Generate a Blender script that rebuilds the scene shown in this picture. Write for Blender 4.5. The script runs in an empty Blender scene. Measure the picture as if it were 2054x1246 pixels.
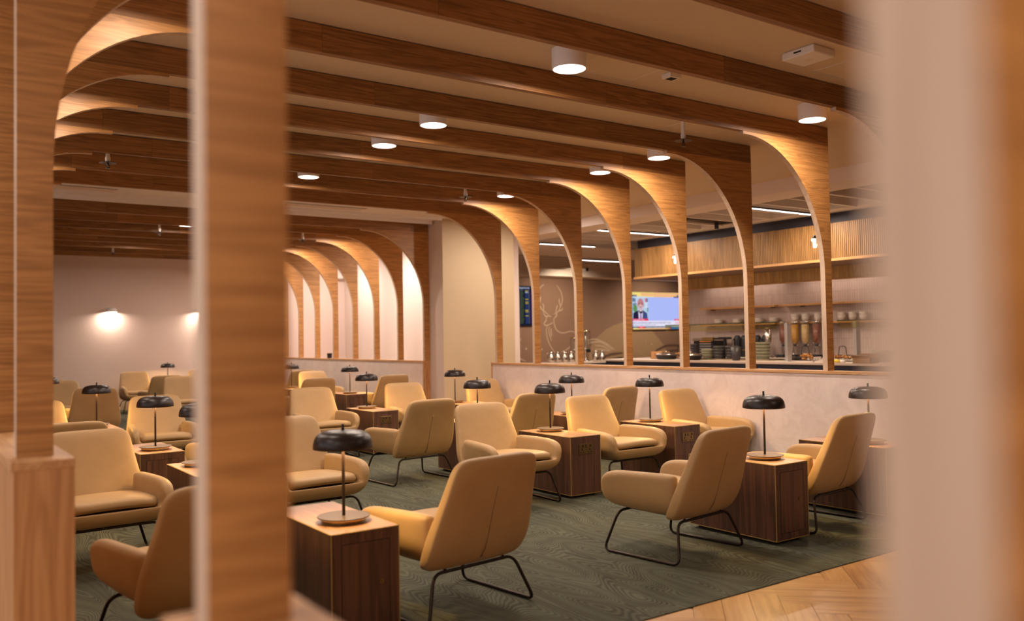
import bpy, bmesh, math, random
from mathutils import Vector, Matrix
PI=math.pi
S=bpy.context.scene
COL=S.collection
# ------------------------------------------------------------------ camera, world, exposure
cd=bpy.data.cameras.new('camera'); cam=bpy.data.objects.new('camera',cd); COL.objects.link(cam)
cam.matrix_world=Matrix(((0.8167928,-0.0033221,-0.5769217,0.0),(-0.5766718,-0.0346850,-0.8162393,0.0),(-0.0172989,0.9993928,-0.0302462,1.4),(0,0,0,1)))
cd.sensor_width=36; cd.lens=30.559; cd.clip_start=0.02; cd.clip_end=80
cd.dof.use_dof=True; cd.dof.focus_distance=6.8; cd.dof.aperture_fstop=1.6
S.camera=cam
S.view_settings.view_transform='Standard'; S.view_settings.look='None'; S.view_settings.gamma=1; S.view_settings.exposure=0.30
S.view_settings.use_curve_mapping=False
w=bpy.data.worlds.new('world'); S.world=w; w.use_nodes=True
w.node_tree.nodes['Background'].inputs[0].default_value=(1.0,0.8,0.6,1); w.node_tree.nodes['Background'].inputs[1].default_value=0.02
WARM=(1.0,0.82,0.68); YEL=(1.0,0.62,0.22)
P_DOWN=26; P_LAMP=6.5; P_CORR=30; P_LIN=70; P_WIN=50
def area(name,loc,size,power,color,rot=(0,0,0),shape='DISK',sizey=None,parent=None,spread=PI):
    l=bpy.data.lights.new(name,'AREA'); l.shape=shape; l.size=size
    if sizey: l.size_y=sizey
    l.energy=power; l.color=color; l.spread=spread
    o=bpy.data.objects.new(name,l); COL.objects.link(o); o.location=loc; o.rotation_euler=rot
    if parent: o.parent=parent
    return o
# added fill lights without fixtures, and a wide daylight window, in the camera's corridor
for k,(x,y,q) in enumerate([(.1,-1.7,3.0),(-1.3,1.2,.9),(-1.3,3.6,.8),(-1.3,8.5,1)]):
    area('corridor_fill_light',(x,y,3.28),0.7,P_CORR*q*.85,(1.0,0.86,0.76),shape='SQUARE')
area('corridor_fill_light',(2.6,0.2,3.28),0.6,P_CORR*0.2,(1.0,0.82,0.68),shape='SQUARE')
area('corridor_fill_light',(5.6,0.6,3.28),0.6,P_CORR*0.6,(1.0,0.80,0.62),shape='SQUARE')
area('window_daylight',(-3.88,4.0,1.75),9.0,P_WIN,(0.86,0.92,1.0),rot=(0,-PI/2,0),shape='RECTANGLE',sizey=9.0)
bpy.data.objects['window_daylight'].data.size=2.3

# ------------------------------------------------------------------ materials
def newmat(name):
    m=bpy.data.materials.new(name); m.use_nodes=True
    nt=m.node_tree; b=nt.nodes['Principled BSDF']; return m,nt,b
def N(nt,t,**k):
    n=nt.nodes.new(t)
    for a,v in k.items(): setattr(n,a,v)
    return n
def L(nt,a,b): nt.links.new(a,b)
def plain(name,col,rough=.5,metal=0,emit=None,es=0,coat=0,bump=0,bscale=200,trans=0,ior=1.45):
    m,nt,b=newmat(name); b.inputs['Base Color'].default_value=(*col,1); b.inputs['Roughness'].default_value=rough
    b.inputs['Metallic'].default_value=metal; b.inputs['IOR'].default_value=ior
    if emit: b.inputs['Emission Color'].default_value=(*emit,1); b.inputs['Emission Strength'].default_value=es
    if trans: b.inputs['Transmission Weight'].default_value=trans
    if bump:
        tc=N(nt,'ShaderNodeTexCoord'); n=N(nt,'ShaderNodeTexNoise'); n.inputs['Scale'].default_value=bscale
        bp=N(nt,'ShaderNodeBump'); bp.inputs['Strength'].default_value=bump; bp.inputs['Distance'].default_value=.002
        L(nt,tc.outputs['Object'],n.inputs['Vector']); L(nt,n.outputs[0],bp.inputs['Height']); L(nt,bp.outputs[0],b.inputs['Normal'])
    return m
def ramp(nt,stops):
    r=N(nt,'ShaderNodeValToRGB'); e=r.color_ramp.elements
    while len(e)<len(stops): e.new(.5)
    for q,(p,c) in zip(e,stops): q.position=p; q.color=(*c,1)
    return r
def wood(name,dark,light,scale=(1,10,10),rough=.45,rings=1.0,seg=None,coat=0):
    """grain runs along the axis with the smallest scale; seg=(axis,length) varies tone board by board"""
    m,nt,b=newmat(name)
    tc=N(nt,'ShaderNodeTexCoord'); oi=N(nt,'ShaderNodeObjectInfo')
    add=N(nt,'ShaderNodeVectorMath',operation='ADD'); cmb=N(nt,'ShaderNodeCombineXYZ')
    mul=N(nt,'ShaderNodeMath',operation='MULTIPLY'); mul.inputs[1].default_value=37.0
    L(nt,oi.outputs['Random'],mul.inputs[0])
    for i in range(3): L(nt,mul.outputs[0],cmb.inputs[i])
    L(nt,tc.outputs['Object'],add.inputs[0]); L(nt,cmb.outputs[0],add.inputs[1])
    vec=add.outputs[0]; segfac=None
    if seg:
        sx=N(nt,'ShaderNodeSeparateXYZ'); L(nt,vec,sx.inputs[0])
        dv=N(nt,'ShaderNodeMath',operation='DIVIDE'); dv.inputs[1].default_value=seg[1]; L(nt,sx.outputs[seg[0]],dv.inputs[0])
        fl=N(nt,'ShaderNodeMath',operation='FLOOR'); L(nt,dv.outputs[0],fl.inputs[0])
        fr=N(nt,'ShaderNodeMath',operation='FRACT'); L(nt,dv.outputs[0],fr.inputs[0])
        wn=N(nt,'ShaderNodeTexWhiteNoise',noise_dimensions='1D'); L(nt,fl.outputs[0],wn.inputs['W'])
        cb=N(nt,'ShaderNodeVectorMath',operation='SCALE'); cb.inputs['Scale'].default_value=9.0; L(nt,wn.outputs['Color'],cb.inputs[0])
        a2=N(nt,'ShaderNodeVectorMath',operation='ADD'); L(nt,vec,a2.inputs[0]); L(nt,cb.outputs[0],a2.inputs[1]); vec=a2.outputs[0]
        gt=N(nt,'ShaderNodeMath',operation='GREATER_THAN'); gt.inputs[1].default_value=.0014; L(nt,fr.outputs[0],gt.inputs[0])
        mr=N(nt,'ShaderNodeMapRange'); mr.inputs['To Min'].default_value=.80; mr.inputs['To Max'].default_value=1.08; L(nt,wn.outputs['Value'],mr.inputs[0])
        mm=N(nt,'ShaderNodeMath',operation='MULTIPLY'); L(nt,mr.outputs[0],mm.inputs[0])
        g2=N(nt,'ShaderNodeMapRange'); g2.inputs['To Min'].default_value=.62; L(nt,gt.outputs[0],g2.inputs[0]); L(nt,g2.outputs[0],mm.inputs[1]); segfac=mm.outputs[0]
    mp=N(nt,'ShaderNodeMapping'); mp.inputs['Scale'].default_value=scale; L(nt,vec,mp.inputs[0])
    n1=N(nt,'ShaderNodeTexNoise'); n1.inputs['Scale'].default_value=1.0; n1.inputs['Detail'].default_value=3; n1.inputs['Distortion'].default_value=.6
    L(nt,mp.outputs[0],n1.inputs['Vector'])
    k=N(nt,'ShaderNodeMath',operation='MULTIPLY'); k.inputs[1].default_value=16*rings; L(nt,n1.outputs[0],k.inputs[0])
    sn=N(nt,'ShaderNodeMath',operation='SINE'); 
    k2=N(nt,'ShaderNodeMath',operation='MULTIPLY'); k2.inputs[1].default_value=3.0; L(nt,k.outputs[0],k2.inputs[0]); L(nt,k2.outputs[0],sn.inputs[0])
    mp2=N(nt,'ShaderNodeMapping'); mp2.inputs['Scale'].default_value=tuple(v*9 if v>2 else v*3 for v in scale); L(nt,vec,mp2.inputs[0])
    n2=N(nt,'ShaderNodeTexNoise'); n2.inputs['Scale'].default_value=1.0; n2.inputs['Detail'].default_value=4; L(nt,mp2.outputs[0],n2.inputs['Vector'])
    s1=N(nt,'ShaderNodeMath',operation='MULTIPLY_ADD'); s1.inputs[1].default_value=.16; s1.inputs[2].default_value=0.0; L(nt,sn.outputs[0],s1.inputs[0])
    s2=N(nt,'ShaderNodeMath',operation='MULTIPLY_ADD'); s2.inputs[1].default_value=.75; L(nt,n2.outputs[0],s2.inputs[0]); L(nt,s1.outputs[0],s2.inputs[2])
    s3=N(nt,'ShaderNodeMath',operation='MULTIPLY_ADD'); s3.inputs[1].default_value=.5; L(nt,n1.outputs[0],s3.inputs[0]); L(nt,s2.outputs[0],s3.inputs[2])
    r=ramp(nt,[(.25,dark),(.9,light)]); L(nt,s3.outputs[0],r.inputs[0]); out=r.outputs[0]
    if segfac:
        mx=N(nt,'ShaderNodeVectorMath',operation='SCALE'); L(nt,out,mx.inputs[0]); L(nt,segfac,mx.inputs['Scale']); out=mx.outputs[0]
    L(nt,out,b.inputs['Base Color']); b.inputs['Roughness'].default_value=rough
    b.inputs['Coat Weight'].default_value=coat; b.inputs['Coat Roughness'].default_value=.3
    return m
M={}
OD=(0.165,0.065,0.016); OL=(0.38,0.178,0.054)
M['oak_x']=wood('oak_grain_along_beam',OD,OL,(.7,14,14),.5,seg=(0,2.3))
M['oak_arch']=wood('oak_grain_arch_face',(0.27,0.114,0.030),(0.53,0.262,0.083),(.9,11,16),.5)
M['oak_edge']=wood('oak_lipping',(0.48,0.335,0.23),(0.63,0.48,0.355),(9,9,.8),.5,rings=.6)
M['oak_cap']=wood('oak_cap_board',(0.40,0.19,0.07),(0.62,0.36,0.17),(14,.8,14),.45)
M['oak_v']=wood('oak_vertical_grain',(0.36,0.16,0.055),(0.58,0.31,0.13),(9,9,.8),.5)
M['oak_shelf']=wood('oak_shelf_board',(0.42,0.20,0.065),(0.60,0.32,0.12),(10,.8,10),.5)
M['slat']=wood('slatted_oak',(0.20,0.098,0.029),(0.38,0.20,0.066),(2,5,.5),.5,seg=(1,.27))
M['slatback']=plain('dark_slat_backing',(0.07,0.035,0.014),.7)
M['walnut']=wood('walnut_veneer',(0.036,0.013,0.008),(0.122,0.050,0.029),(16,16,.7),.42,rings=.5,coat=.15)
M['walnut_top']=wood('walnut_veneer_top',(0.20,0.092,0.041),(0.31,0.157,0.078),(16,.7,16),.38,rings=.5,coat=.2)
M['cut']=plain('dark_shadow_gap',(0.012,0.006,0.004),.8)
M['brass']=plain('brushed_brass',(0.50,0.38,0.18),.25,1.0)
M['brassline']=plain('brass_inlay',(0.42,0.29,0.09),.5,.4)
M['antique']=plain('antique_brass_plate',(0.22,0.15,0.07),.32,.9)
M['bronze']=plain('bronze_lacquer',(0.075,0.052,0.038),.42,.5)
M['black']=plain('black_satin_metal',(0.015,0.008,0.007),.36,.0)
M['blackp']=plain('black_plastic',(0.012,0.010,0.012),.45)
M['darkmetal']=plain('dark_bronze_tube',(0.030,0.019,0.015),.34,.6)
M['steel']=plain('polished_steel',(0.62,0.56,0.50),.22,1.0)
M['steelb']=plain('brushed_steel',(0.62,0.60,0.60),.35,.85)
M['white']=plain('white_lacquer',(0.84,0.80,0.80),.5)
M['whitep']=plain('white_plastic',(0.80,0.74,0.68),.5)
M['lampin']=plain('lamp_shade_inside',(0.7,0.55,0.3),.6)
M['navy']=plain('navy_panel',(0.012,0.014,0.030),.5)
M['underside']=plain('brown_underside_board',(0.24,0.145,0.095),.6)
M['inner']=wood('light_boosted_slatted_oak',(0.42,0.24,0.08),(0.68,0.42,0.16),(2,5,.5),.5,seg=(1,.27))  # slatted oak lightened in colour, standing in for light on the inner band
M['darkwall']=plain('dark_blue_bulkhead',(0.030,0.026,0.040),.6)
M['counter']=plain('pale_stone_worktop',(0.58,0.47,0.38),.35,bump=.1,bscale=60)
M['ceramic_w']=plain('white_ceramic',(0.62,0.54,0.46),.3)
M['ceramic_d']=plain('dark_grey_ceramic',(0.045,0.038,0.045),.4)
M['ceramic_g']=plain('grey_green_ceramic',(0.21,0.195,0.145),.4)
M['green']=plain('dark_green_fabric',(0.018,0.035,0.018),.8)
M['card']=plain('brown_cardboard',(0.36,0.21,0.10),.8)
M['pastry']=plain('golden_pastry',(0.55,0.24,0.06),.7,bump=.8,bscale=60)
M['yellow']=plain('yellow_label',(0.75,0.55,0.03),.6)
M['paint']=plain('warm_white_paint',(0.62,0.48,0.35),.85,bump=.05,bscale=300)
M['ceil']=plain('cream_ceiling_paint',(0.70,0.57,0.41),.9,bump=.05,bscale=300)
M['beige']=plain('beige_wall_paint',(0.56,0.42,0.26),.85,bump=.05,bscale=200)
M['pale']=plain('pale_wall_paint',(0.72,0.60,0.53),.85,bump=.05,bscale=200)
M['pinkwall']=plain('pinkish_wall_paint',(0.70,0.55,0.48),.85,bump=.05,bscale=200)
M['soffit']=plain('pale_soffit_paint',(0.78,0.67,0.59),.85)
M['baffle']=plain('grey_baffle_paint',(0.70,0.60,0.53),.85)
M['plenum']=plain('plenum_paint',(0.42,0.35,0.31),.9)
M['glow']=plain('downlight_diffuser',(1,1,1),.5,emit=(1.0,0.88,0.78),es=7)
M['glowc']=plain('linear_diffuser',(1,1,1),.5,emit=(1.0,0.94,0.90),es=5)
M['glowy']=plain('table_lamp_diffuser',(1,1,1),.5,emit=(1.0,0.68,0.30),es=5)
M['bulb']=plain('bulb_core',(1,1,1),.5,emit=(1.0,0.90,0.75),es=9)
def glassmat(name,col=(1,1,1),rough=.02,alpha=.10,refl=.45):
    m=bpy.data.materials.new(name); m.use_nodes=True; nt=m.node_tree; nt.nodes.clear()
    o=N(nt,'ShaderNodeOutputMaterial'); t=N(nt,'ShaderNodeBsdfTransparent'); t.inputs[0].default_value=(*col,1)
    g=N(nt,'ShaderNodeBsdfGlossy'); g.inputs['Roughness'].default_value=rough
    f=N(nt,'ShaderNodeLayerWeight'); f.inputs[0].default_value=.35
    a=N(nt,'ShaderNodeMath',operation='MULTIPLY_ADD'); a.inputs[1].default_value=refl; a.inputs[2].default_value=alpha*.5; L(nt,f.outputs['Facing'],a.inputs[0])
    x=N(nt,'ShaderNodeMixShader'); L(nt,a.outputs[0],x.inputs[0]); L(nt,t.outputs[0],x.inputs[1]); L(nt,g.outputs[0],x.inputs[2]); L(nt,x.outputs[0],o.inputs[0])
    return m
M['glass']=glassmat('clear_glass',(.93,.95,.93))
M['glassg']=glassmat('greenish_glass',(.88,.87,.70),alpha=.08,refl=.2)
M['glassedge']=plain('green_glass_edge',(0.01,0.04,0.03),.2)
def foodmat(name,a,b2,sc=260):
    m,nt,b=newmat(name); tc=N(nt,'ShaderNodeTexCoord'); v=N(nt,'ShaderNodeTexVoronoi'); v.inputs['Scale'].default_value=sc*.3
    L(nt,tc.outputs['Object'],v.inputs['Vector']); r=ramp(nt,[(0,a),(1,b2)]); L(nt,v.outputs['Color'],r.inputs[0]); L(nt,r.outputs[0],b.inputs['Base Color']); b.inputs['Roughness'].default_value=.35; return m
M['flakes']=foodmat('corn_flakes',(0.42,0.18,0.02),(0.62,0.30,0.05))
M['oats']=foodmat('oat_cereal',(0.50,0.30,0.12),(0.66,0.44,0.2))
M['choco']=foodmat('chocolate_cereal',(0.17,0.045,0.025),(0.32,0.10,0.06))
def fabric():
    m,nt,b=newmat('tan_upholstery'); tc=N(nt,'ShaderNodeTexCoord')
    n=N(nt,'ShaderNodeTexNoise'); n.inputs['Scale'].default_value=5; n.inputs['Detail'].default_value=3; L(nt,tc.outputs['Object'],n.inputs['Vector'])
    r=ramp(nt,[(.3,(0.395,0.242,0.102)),(.7,(0.44,0.276,0.120))]); L(nt,n.outputs[0],r.inputs[0]); L(nt,r.outputs[0],b.inputs['Base Color'])
    n2=N(nt,'ShaderNodeTexNoise'); n2.inputs['Scale'].default_value=420; L(nt,tc.outputs['Object'],n2.inputs['Vector'])
    n3=N(nt,'ShaderNodeTexNoise'); n3.inputs['Scale'].default_value=9; L(nt,tc.outputs['Object'],n3.inputs['Vector'])
    bp=N(nt,'ShaderNodeBump'); bp.inputs['Strength'].default_value=.25; bp.inputs['Distance'].default_value=.001; L(nt,n2.outputs[0],bp.inputs['Height'])
    bp2=N(nt,'ShaderNodeBump'); bp2.inputs['Strength'].default_value=.25; bp2.inputs['Distance'].default_value=.012; L(nt,n3.outputs[0],bp2.inputs['Height']); L(nt,bp.outputs[0],bp2.inputs['Normal'])
    L(nt,bp2.outputs[0],b.inputs['Normal']); b.inputs['Roughness'].default_value=.55; b.inputs['Sheen Weight'].default_value=.15; b.inputs['Sheen Tint'].default_value=(1,.75,.5,1)
    return m
M['fabric']=fabric()
M['seam']=plain('dark_stitch',(0.19,0.11,0.05),.9)
M['piping']=plain('seam_ridge',(0.46,0.28,0.135),.7)
def carpet():
    m,nt,b=newmat('swirl_carpet'); tc=N(nt,'ShaderNodeTexCoord')
    mp=N(nt,'ShaderNodeMapping'); mp.inputs['Scale'].default_value=(1.0,.24,1); L(nt,tc.outputs['Object'],mp.inputs[0])
    # carpet planks, each with its own piece of the pattern
    sx=N(nt,'ShaderNodeSeparateXYZ'); L(nt,tc.outputs['Object'],sx.inputs[0])
    dx=N(nt,'ShaderNodeMath',operation='DIVIDE'); dx.inputs[1].default_value=.5; L(nt,sx.outputs[0],dx.inputs[0]); fx=N(nt,'ShaderNodeMath',operation='FLOOR'); L(nt,dx.outputs[0],fx.inputs[0])
    dy=N(nt,'ShaderNodeMath',operation='DIVIDE'); dy.inputs[1].default_value=1.0; L(nt,sx.outputs[1],dy.inputs[0]); fy=N(nt,'ShaderNodeMath',operation='FLOOR'); L(nt,dy.outputs[0],fy.inputs[0])
    cb=N(nt,'ShaderNodeCombineXYZ'); L(nt,fx.outputs[0],cb.inputs[0]); L(nt,fy.outputs[0],cb.inputs[1])
    wn=N(nt,'ShaderNodeTexWhiteNoise',noise_dimensions='2D'); L(nt,cb.outputs[0],wn.inputs['Vector'])
    wm=N(nt,'ShaderNodeMath',operation='MULTIPLY'); wm.inputs[1].default_value=.22; L(nt,wn.outputs['Value'],wm.inputs[0])
    n=N(nt,'ShaderNodeTexNoise',noise_dimensions='4D'); n.inputs['Scale'].default_value=3.0; n.inputs['Detail'].default_value=1.0; n.inputs['Roughness'].default_value=.45; n.inputs['Distortion'].default_value=.35
    L(nt,mp.outputs[0],n.inputs['Vector']); L(nt,wm.outputs[0],n.inputs['W'])
    k=N(nt,'ShaderNodeMath',operation='MULTIPLY'); k.inputs[1].default_value=470; L(nt,n.outputs[0],k.inputs[0])
    s=N(nt,'ShaderNodeMath',operation='SINE'); L(nt,k.outputs[0],s.inputs[0])
    kb=N(nt,'ShaderNodeMath',operation='MULTIPLY'); kb.inputs[1].default_value=62; L(nt,n.outputs[0],kb.inputs[0]); sb=N(nt,'ShaderNodeMath',operation='SINE'); L(nt,kb.outputs[0],sb.inputs[0])
    sm=N(nt,'ShaderNodeMath',operation='MULTIPLY_ADD'); sm.inputs[1].default_value=.40; L(nt,sb.outputs[0],sm.inputs[0]); L(nt,s.outputs[0],sm.inputs[2]); s=sm
    f=N(nt,'ShaderNodeTexNoise'); f.inputs['Scale'].default_value=170; f.inputs['Detail'].default_value=3; f.inputs['Roughness'].default_value=.7; L(nt,tc.outputs['Object'],f.inputs['Vector'])
    f2=N(nt,'ShaderNodeTexNoise'); f2.inputs['Scale'].default_value=1.3; L(nt,tc.outputs['Object'],f2.inputs['Vector'])
    a=N(nt,'ShaderNodeMath',operation='MULTIPLY_ADD'); a.inputs[1].default_value=4.0; L(nt,f.outputs[0],a.inputs[0]); L(nt,s.outputs[0],a.inputs[2])
    r=ramp(nt,[(.05,(0.018,0.015,0.010)),(.34,(0.064,0.064,0.041)),(.95,(0.120,0.131,0.084))])
    mr=N(nt,'ShaderNodeMapRange'); mr.inputs['From Min'].default_value=-.2; mr.inputs['From Max'].default_value=3.9; L(nt,a.outputs[0],mr.inputs[0]); L(nt,mr.outputs[0],r.inputs[0])
    L(nt,r.outputs[0],b.inputs['Base Color']); b.inputs['Roughness'].default_value=.95
    bp=N(nt,'ShaderNodeBump'); bp.inputs['Strength'].default_value=.6; bp.inputs['Distance'].default_value=.004; L(nt,a.outputs[0],bp.inputs['Height']); L(nt,bp.outputs[0],b.inputs['Normal'])
    return m
M['carpet']=carpet()
def plank():
    m,nt,b=newmat('herringbone_oak'); uv=N(nt,'ShaderNodeUVMap'); uv.uv_map='UVMap'
    at=N(nt,'ShaderNodeAttribute'); at.attribute_name='tone'
    mp=N(nt,'ShaderNodeMapping'); mp.inputs['Scale'].default_value=(2.2,26,1); L(nt,uv.outputs[0],mp.inputs[0])
    n=N(nt,'ShaderNodeTexNoise'); n.inputs['Detail'].default_value=4; n.inputs['Scale'].default_value=1; n.inputs['Distortion'].default_value=.8; L(nt,mp.outputs[0],n.inputs['Vector'])
    a=N(nt,'ShaderNodeMath',operation='MULTIPLY_ADD'); a.inputs[1].default_value=.35; L(nt,at.outputs['Fac'],a.inputs[0]); L(nt,n.outputs[0],a.inputs[2])
    r=ramp(nt,[(.3,(0.28,0.13,0.038)),(.62,(0.47,0.245,0.085)),(.95,(0.56,0.32,0.125))]); L(nt,a.outputs[0],r.inputs[0]); L(nt,r.outputs[0],b.inputs['Base Color'])
    b.inputs['Roughness'].default_value=.42; return m
M['plank']=plank()
def plaster():
    m,nt,b=newmat('trowelled_pink_plaster'); tc=N(nt,'ShaderNodeTexCoord')
    n=N(nt,'ShaderNodeTexNoise'); n.inputs['Scale'].default_value=4.5; n.inputs['Detail'].default_value=12; n.inputs['Roughness'].default_value=.72; n.inputs['Distortion'].default_value=.9; L(nt,tc.outputs['Object'],n.inputs['Vector'])
    r=ramp(nt,[(.3,(0.64,0.51,0.46)),(.55,(0.74,0.61,0.56)),(.75,(0.79,0.66,0.60))]); L(nt,n.outputs[0],r.inputs[0]); L(nt,r.outputs[0],b.inputs['Base Color'])
    b.inputs['Roughness'].default_value=.6
    bp=N(nt,'ShaderNodeBump'); bp.inputs['Strength'].default_value=.35; bp.inputs['Distance'].default_value=.006; L(nt,n.outputs[0],bp.inputs['Height']); L(nt,bp.outputs[0],b.inputs['Normal'])
    return m
M['plaster']=plaster()
def tiles():
    m,nt,b=newmat('finger_tiles'); tc=N(nt,'ShaderNodeTexCoord')
    sx=N(nt,'ShaderNodeSeparateXYZ'); L(nt,tc.outputs['Object'],sx.inputs[0]); cb=N(nt,'ShaderNodeCombineXYZ'); L(nt,sx.outputs[1],cb.inputs[0]); L(nt,sx.outputs[2],cb.inputs[1])
    br=N(nt,'ShaderNodeTexBrick'); br.offset=0; br.inputs['Scale'].default_value=1; br.inputs['Brick Width'].default_value=.045; br.inputs['Row Height'].default_value=.16
    br.inputs['Mortar Size'].default_value=.003; br.inputs['Mortar Smooth'].default_value=.6; br.inputs['Color1'].default_value=(0.54,0.42,0.37,1); br.inputs['Color2'].default_value=(0.49,0.375,0.33,1); br.inputs['Mortar'].default_value=(0.36,0.26,0.22,1)
    L(nt,cb.outputs[0],br.inputs['Vector']); L(nt,br.outputs['Color'],b.inputs['Base Color'])
    n=N(nt,'ShaderNodeTexNoise'); n.inputs['Scale'].default_value=18; L(nt,tc.outputs['Object'],n.inputs['Vector'])
    iv=N(nt,'ShaderNodeMath',operation='MULTIPLY_ADD'); iv.inputs[1].default_value=-1.0; L(nt,br.outputs['Fac'],iv.inputs[0]); L(nt,n.outputs[0],iv.inputs[2])
    bp=N(nt,'ShaderNodeBump'); bp.inputs['Strength'].default_value=.6; bp.inputs['Distance'].default_value=.01; L(nt,iv.outputs[0],bp.inputs['Height']); L(nt,bp.outputs[0],b.inputs['Normal'])
    b.inputs['Roughness'].default_value=.18; return m
M['tiles']=tiles()
def mural():
    m,nt,b=newmat('brown_mural_wall'); tc=N(nt,'ShaderNodeTexCoord'); n=N(nt,'ShaderNodeTexNoise'); n.inputs['Scale'].default_value=.35; L(nt,tc.outputs['Object'],n.inputs['Vector'])
    r=ramp(nt,[(.35,(0.20,0.115,0.08)),(.65,(0.245,0.145,0.098))]); L(nt,n.outputs[0],r.inputs[0]); L(nt,r.outputs[0],b.inputs['Base Color']); b.inputs['Roughness'].default_value=.8; return m
M['mural']=mural()
M['muralline']=plain('mural_pale_line',(0.50,0.37,0.27),.8)
M['muralhill']=plain('mural_tan_hill',(0.33,0.215,0.125),.8)
M['muralhill2']=plain('mural_light_hill',(0.31,0.20,0.115),.8)
M['muraldark']=plain('mural_dark_wave',(0.11,0.06,0.045),.8)
def em(name,c,s=1.0):
    m=bpy.data.materials.new(name); m.use_nodes=True; nt=m.node_tree; nt.nodes.clear()
    o=N(nt,'ShaderNodeOutputMaterial'); e=N(nt,'ShaderNodeEmission'); e.inputs[0].default_value=(*c,1); e.inputs[1].default_value=s; L(nt,e.outputs[0],o.inputs[0]); return m

# ------------------------------------------------------------------ mesh helpers
class MB:
    def __init__(s): s.b=bmesh.new(); s.mi=0
    def _f(s,vs):
        try:
            f=s.b.faces.new(vs); f.material_index=s.mi; return f
        except ValueError: return None
    def box(s,x0,x1,y0,y1,z0,z1):
        v=[s.b.verts.new((x,y,z)) for z in (z0,z1) for y in (y0,y1) for x in (x0,x1)]
        for q in ((0,2,3,1),(4,5,7,6),(0,1,5,4),(2,6,7,3),(0,4,6,2),(1,3,7,5)): s._f([v[i] for i in q])
        return s
    def loft(s,rings,cap=True,closed=False):
        R=[[s.b.verts.new(p) for p in r] for r in rings]; n=len(R[0])
        rr=range(len(R)) if closed else range(len(R)-1)
        for a in rr:
            A=R[a];B=R[(a+1)%len(R)]
            for i in range(n): s._f([A[i],A[(i+1)%n],B[(i+1)%n],B[i]])
        if cap and not closed: s._f(list(reversed(R[0]))); s._f(R[-1])
        return s
    def lathe(s,prof,seg=32,c=(0,0,0),cap=False):
        rings=[[(c[0]+r*math.cos(2*PI*i/seg),c[1]+r*math.sin(2*PI*i/seg),c[2]+z) for i in range(seg)] for r,z in prof]
        return s.loft(rings,cap)
    def cyl(s,c,r,z0,z1,seg=24): return s.lathe([(r,z0),(r,z1)],seg,c,True)
    def tube(s,path,r,closed=False,seg=8):
        P=[Vector(p) for p in path]; n=len(P); rings=[]; prev=None
        for i in range(n):
            if closed: t=(P[(i+1)%n]-P[i-1])
            else: t=(P[min(i+1,n-1)]-P[max(i-1,0)])
            t.normalize()
            if prev is None:
                up=Vector((0,0,1)) if abs(t.z)<.9 else Vector((1,0,0)); a=t.cross(up).normalized()
            else:
                a=(prev-t*prev.dot(t)).normalized()
            prev=a; b=t.cross(a)
            rings.append([tuple(P[i]+a*r*math.cos(2*PI*k/seg)+b*r*math.sin(2*PI*k/seg)) for k in range(seg)])
        if closed:
            # align seam twist: plain closing is fine for a nearly planar loop
            R=[[s.b.verts.new(p) for p in q] for q in rings]
            off=min(range(seg),key=lambda o:(Vector(rings[-1][0])-Vector(rings[0][o])).length)
            for a in range(n):
                A=R[a];B=R[(a+1)%n]; o=off if a==n-1 else 0
                for i in range(seg): s._f([A[i],A[(i+1)%seg],B[(i+1+o)%seg],B[(i+o)%seg]])
            return s
        return s.loft(rings,True)
    def prism(s,poly,y0,y1,axis='y'):
        f=(lambda a,b,c:(a,c,b)) if axis=='y' else ((lambda a,b,c:(c,a,b)) if axis=='x' else (lambda a,b,c:(a,b,c)))
        A=[s.b.verts.new(f(a,b,y0)) for a,b in poly]; B=[s.b.verts.new(f(a,b,y1)) for a,b in poly]; n=len(A)
        fa=s._f(A); fb=s._f(list(reversed(B)))
        for i in range(n): s._f([A[i],B[i],B[(i+1)%n],A[(i+1)%n]])
        return s
    def quad(s,pts): s._f([s.b.verts.new(p) for p in pts]); return s
    def build(s,name,mat,parent=None,smooth=False,bevel=0,sub=0,loc=None):
        bmesh.ops.recalc_face_normals(s.b,faces=s.b.faces)
        me=bpy.data.meshes.new(name); s.b.to_mesh(me); s.b.free()
        for m in (mat if isinstance(mat,(list,tuple)) else [mat]): me.materials.append(m)
        if smooth:
            for p in me.polygons: p.use_smooth=True
            if smooth!='all':
                try: me.set_sharp_from_angle(angle=math.radians(40))
                except Exception: pass
        o=bpy.data.objects.new(name,me); COL.objects.link(o)
        if parent: o.parent=parent
        if loc: o.location=loc
        if bevel:
            m=o.modifiers.new('bevel','BEVEL'); m.width=bevel; m.segments=2; m.limit_method='ANGLE'; m.angle_limit=math.radians(50)
        if sub:
            m=o.modifiers.new('subsurf','SUBSURF'); m.levels=sub; m.render_levels=sub
        return o
def tag(o,label,cat,group=None,kind=None):
    o['label']=label; o['category']=cat
    if group: o['group']=group
    if kind: o['kind']=kind
    return o
def thing(name,label,cat,loc=(0,0,0),rz=0,group=None):
    o=bpy.data.objects.new(name,None); COL.objects.link(o); o.location=loc; o.rotation_euler=(0,0,rz); o.empty_display_size=.1
    return tag(o,label,cat,group)
def struct(name,mb,mat,parent=None,**k):
    o=mb.build(name,mat,parent,**k); o['kind']='structure'; return o
def dup(root,loc,rz=0,label=None,group=None,scale=None):
    def cp(o,p):
        c=o.copy(); COL.objects.link(c); c.parent=p
        for ch in o.children: cp(ch,c)
        return c
    r=cp(root,None); r.location=loc; r.rotation_euler=(0,0,rz)
    if label: r['label']=label
    if group: r['group']=group
    if scale: r.scale=scale
    return r
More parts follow.
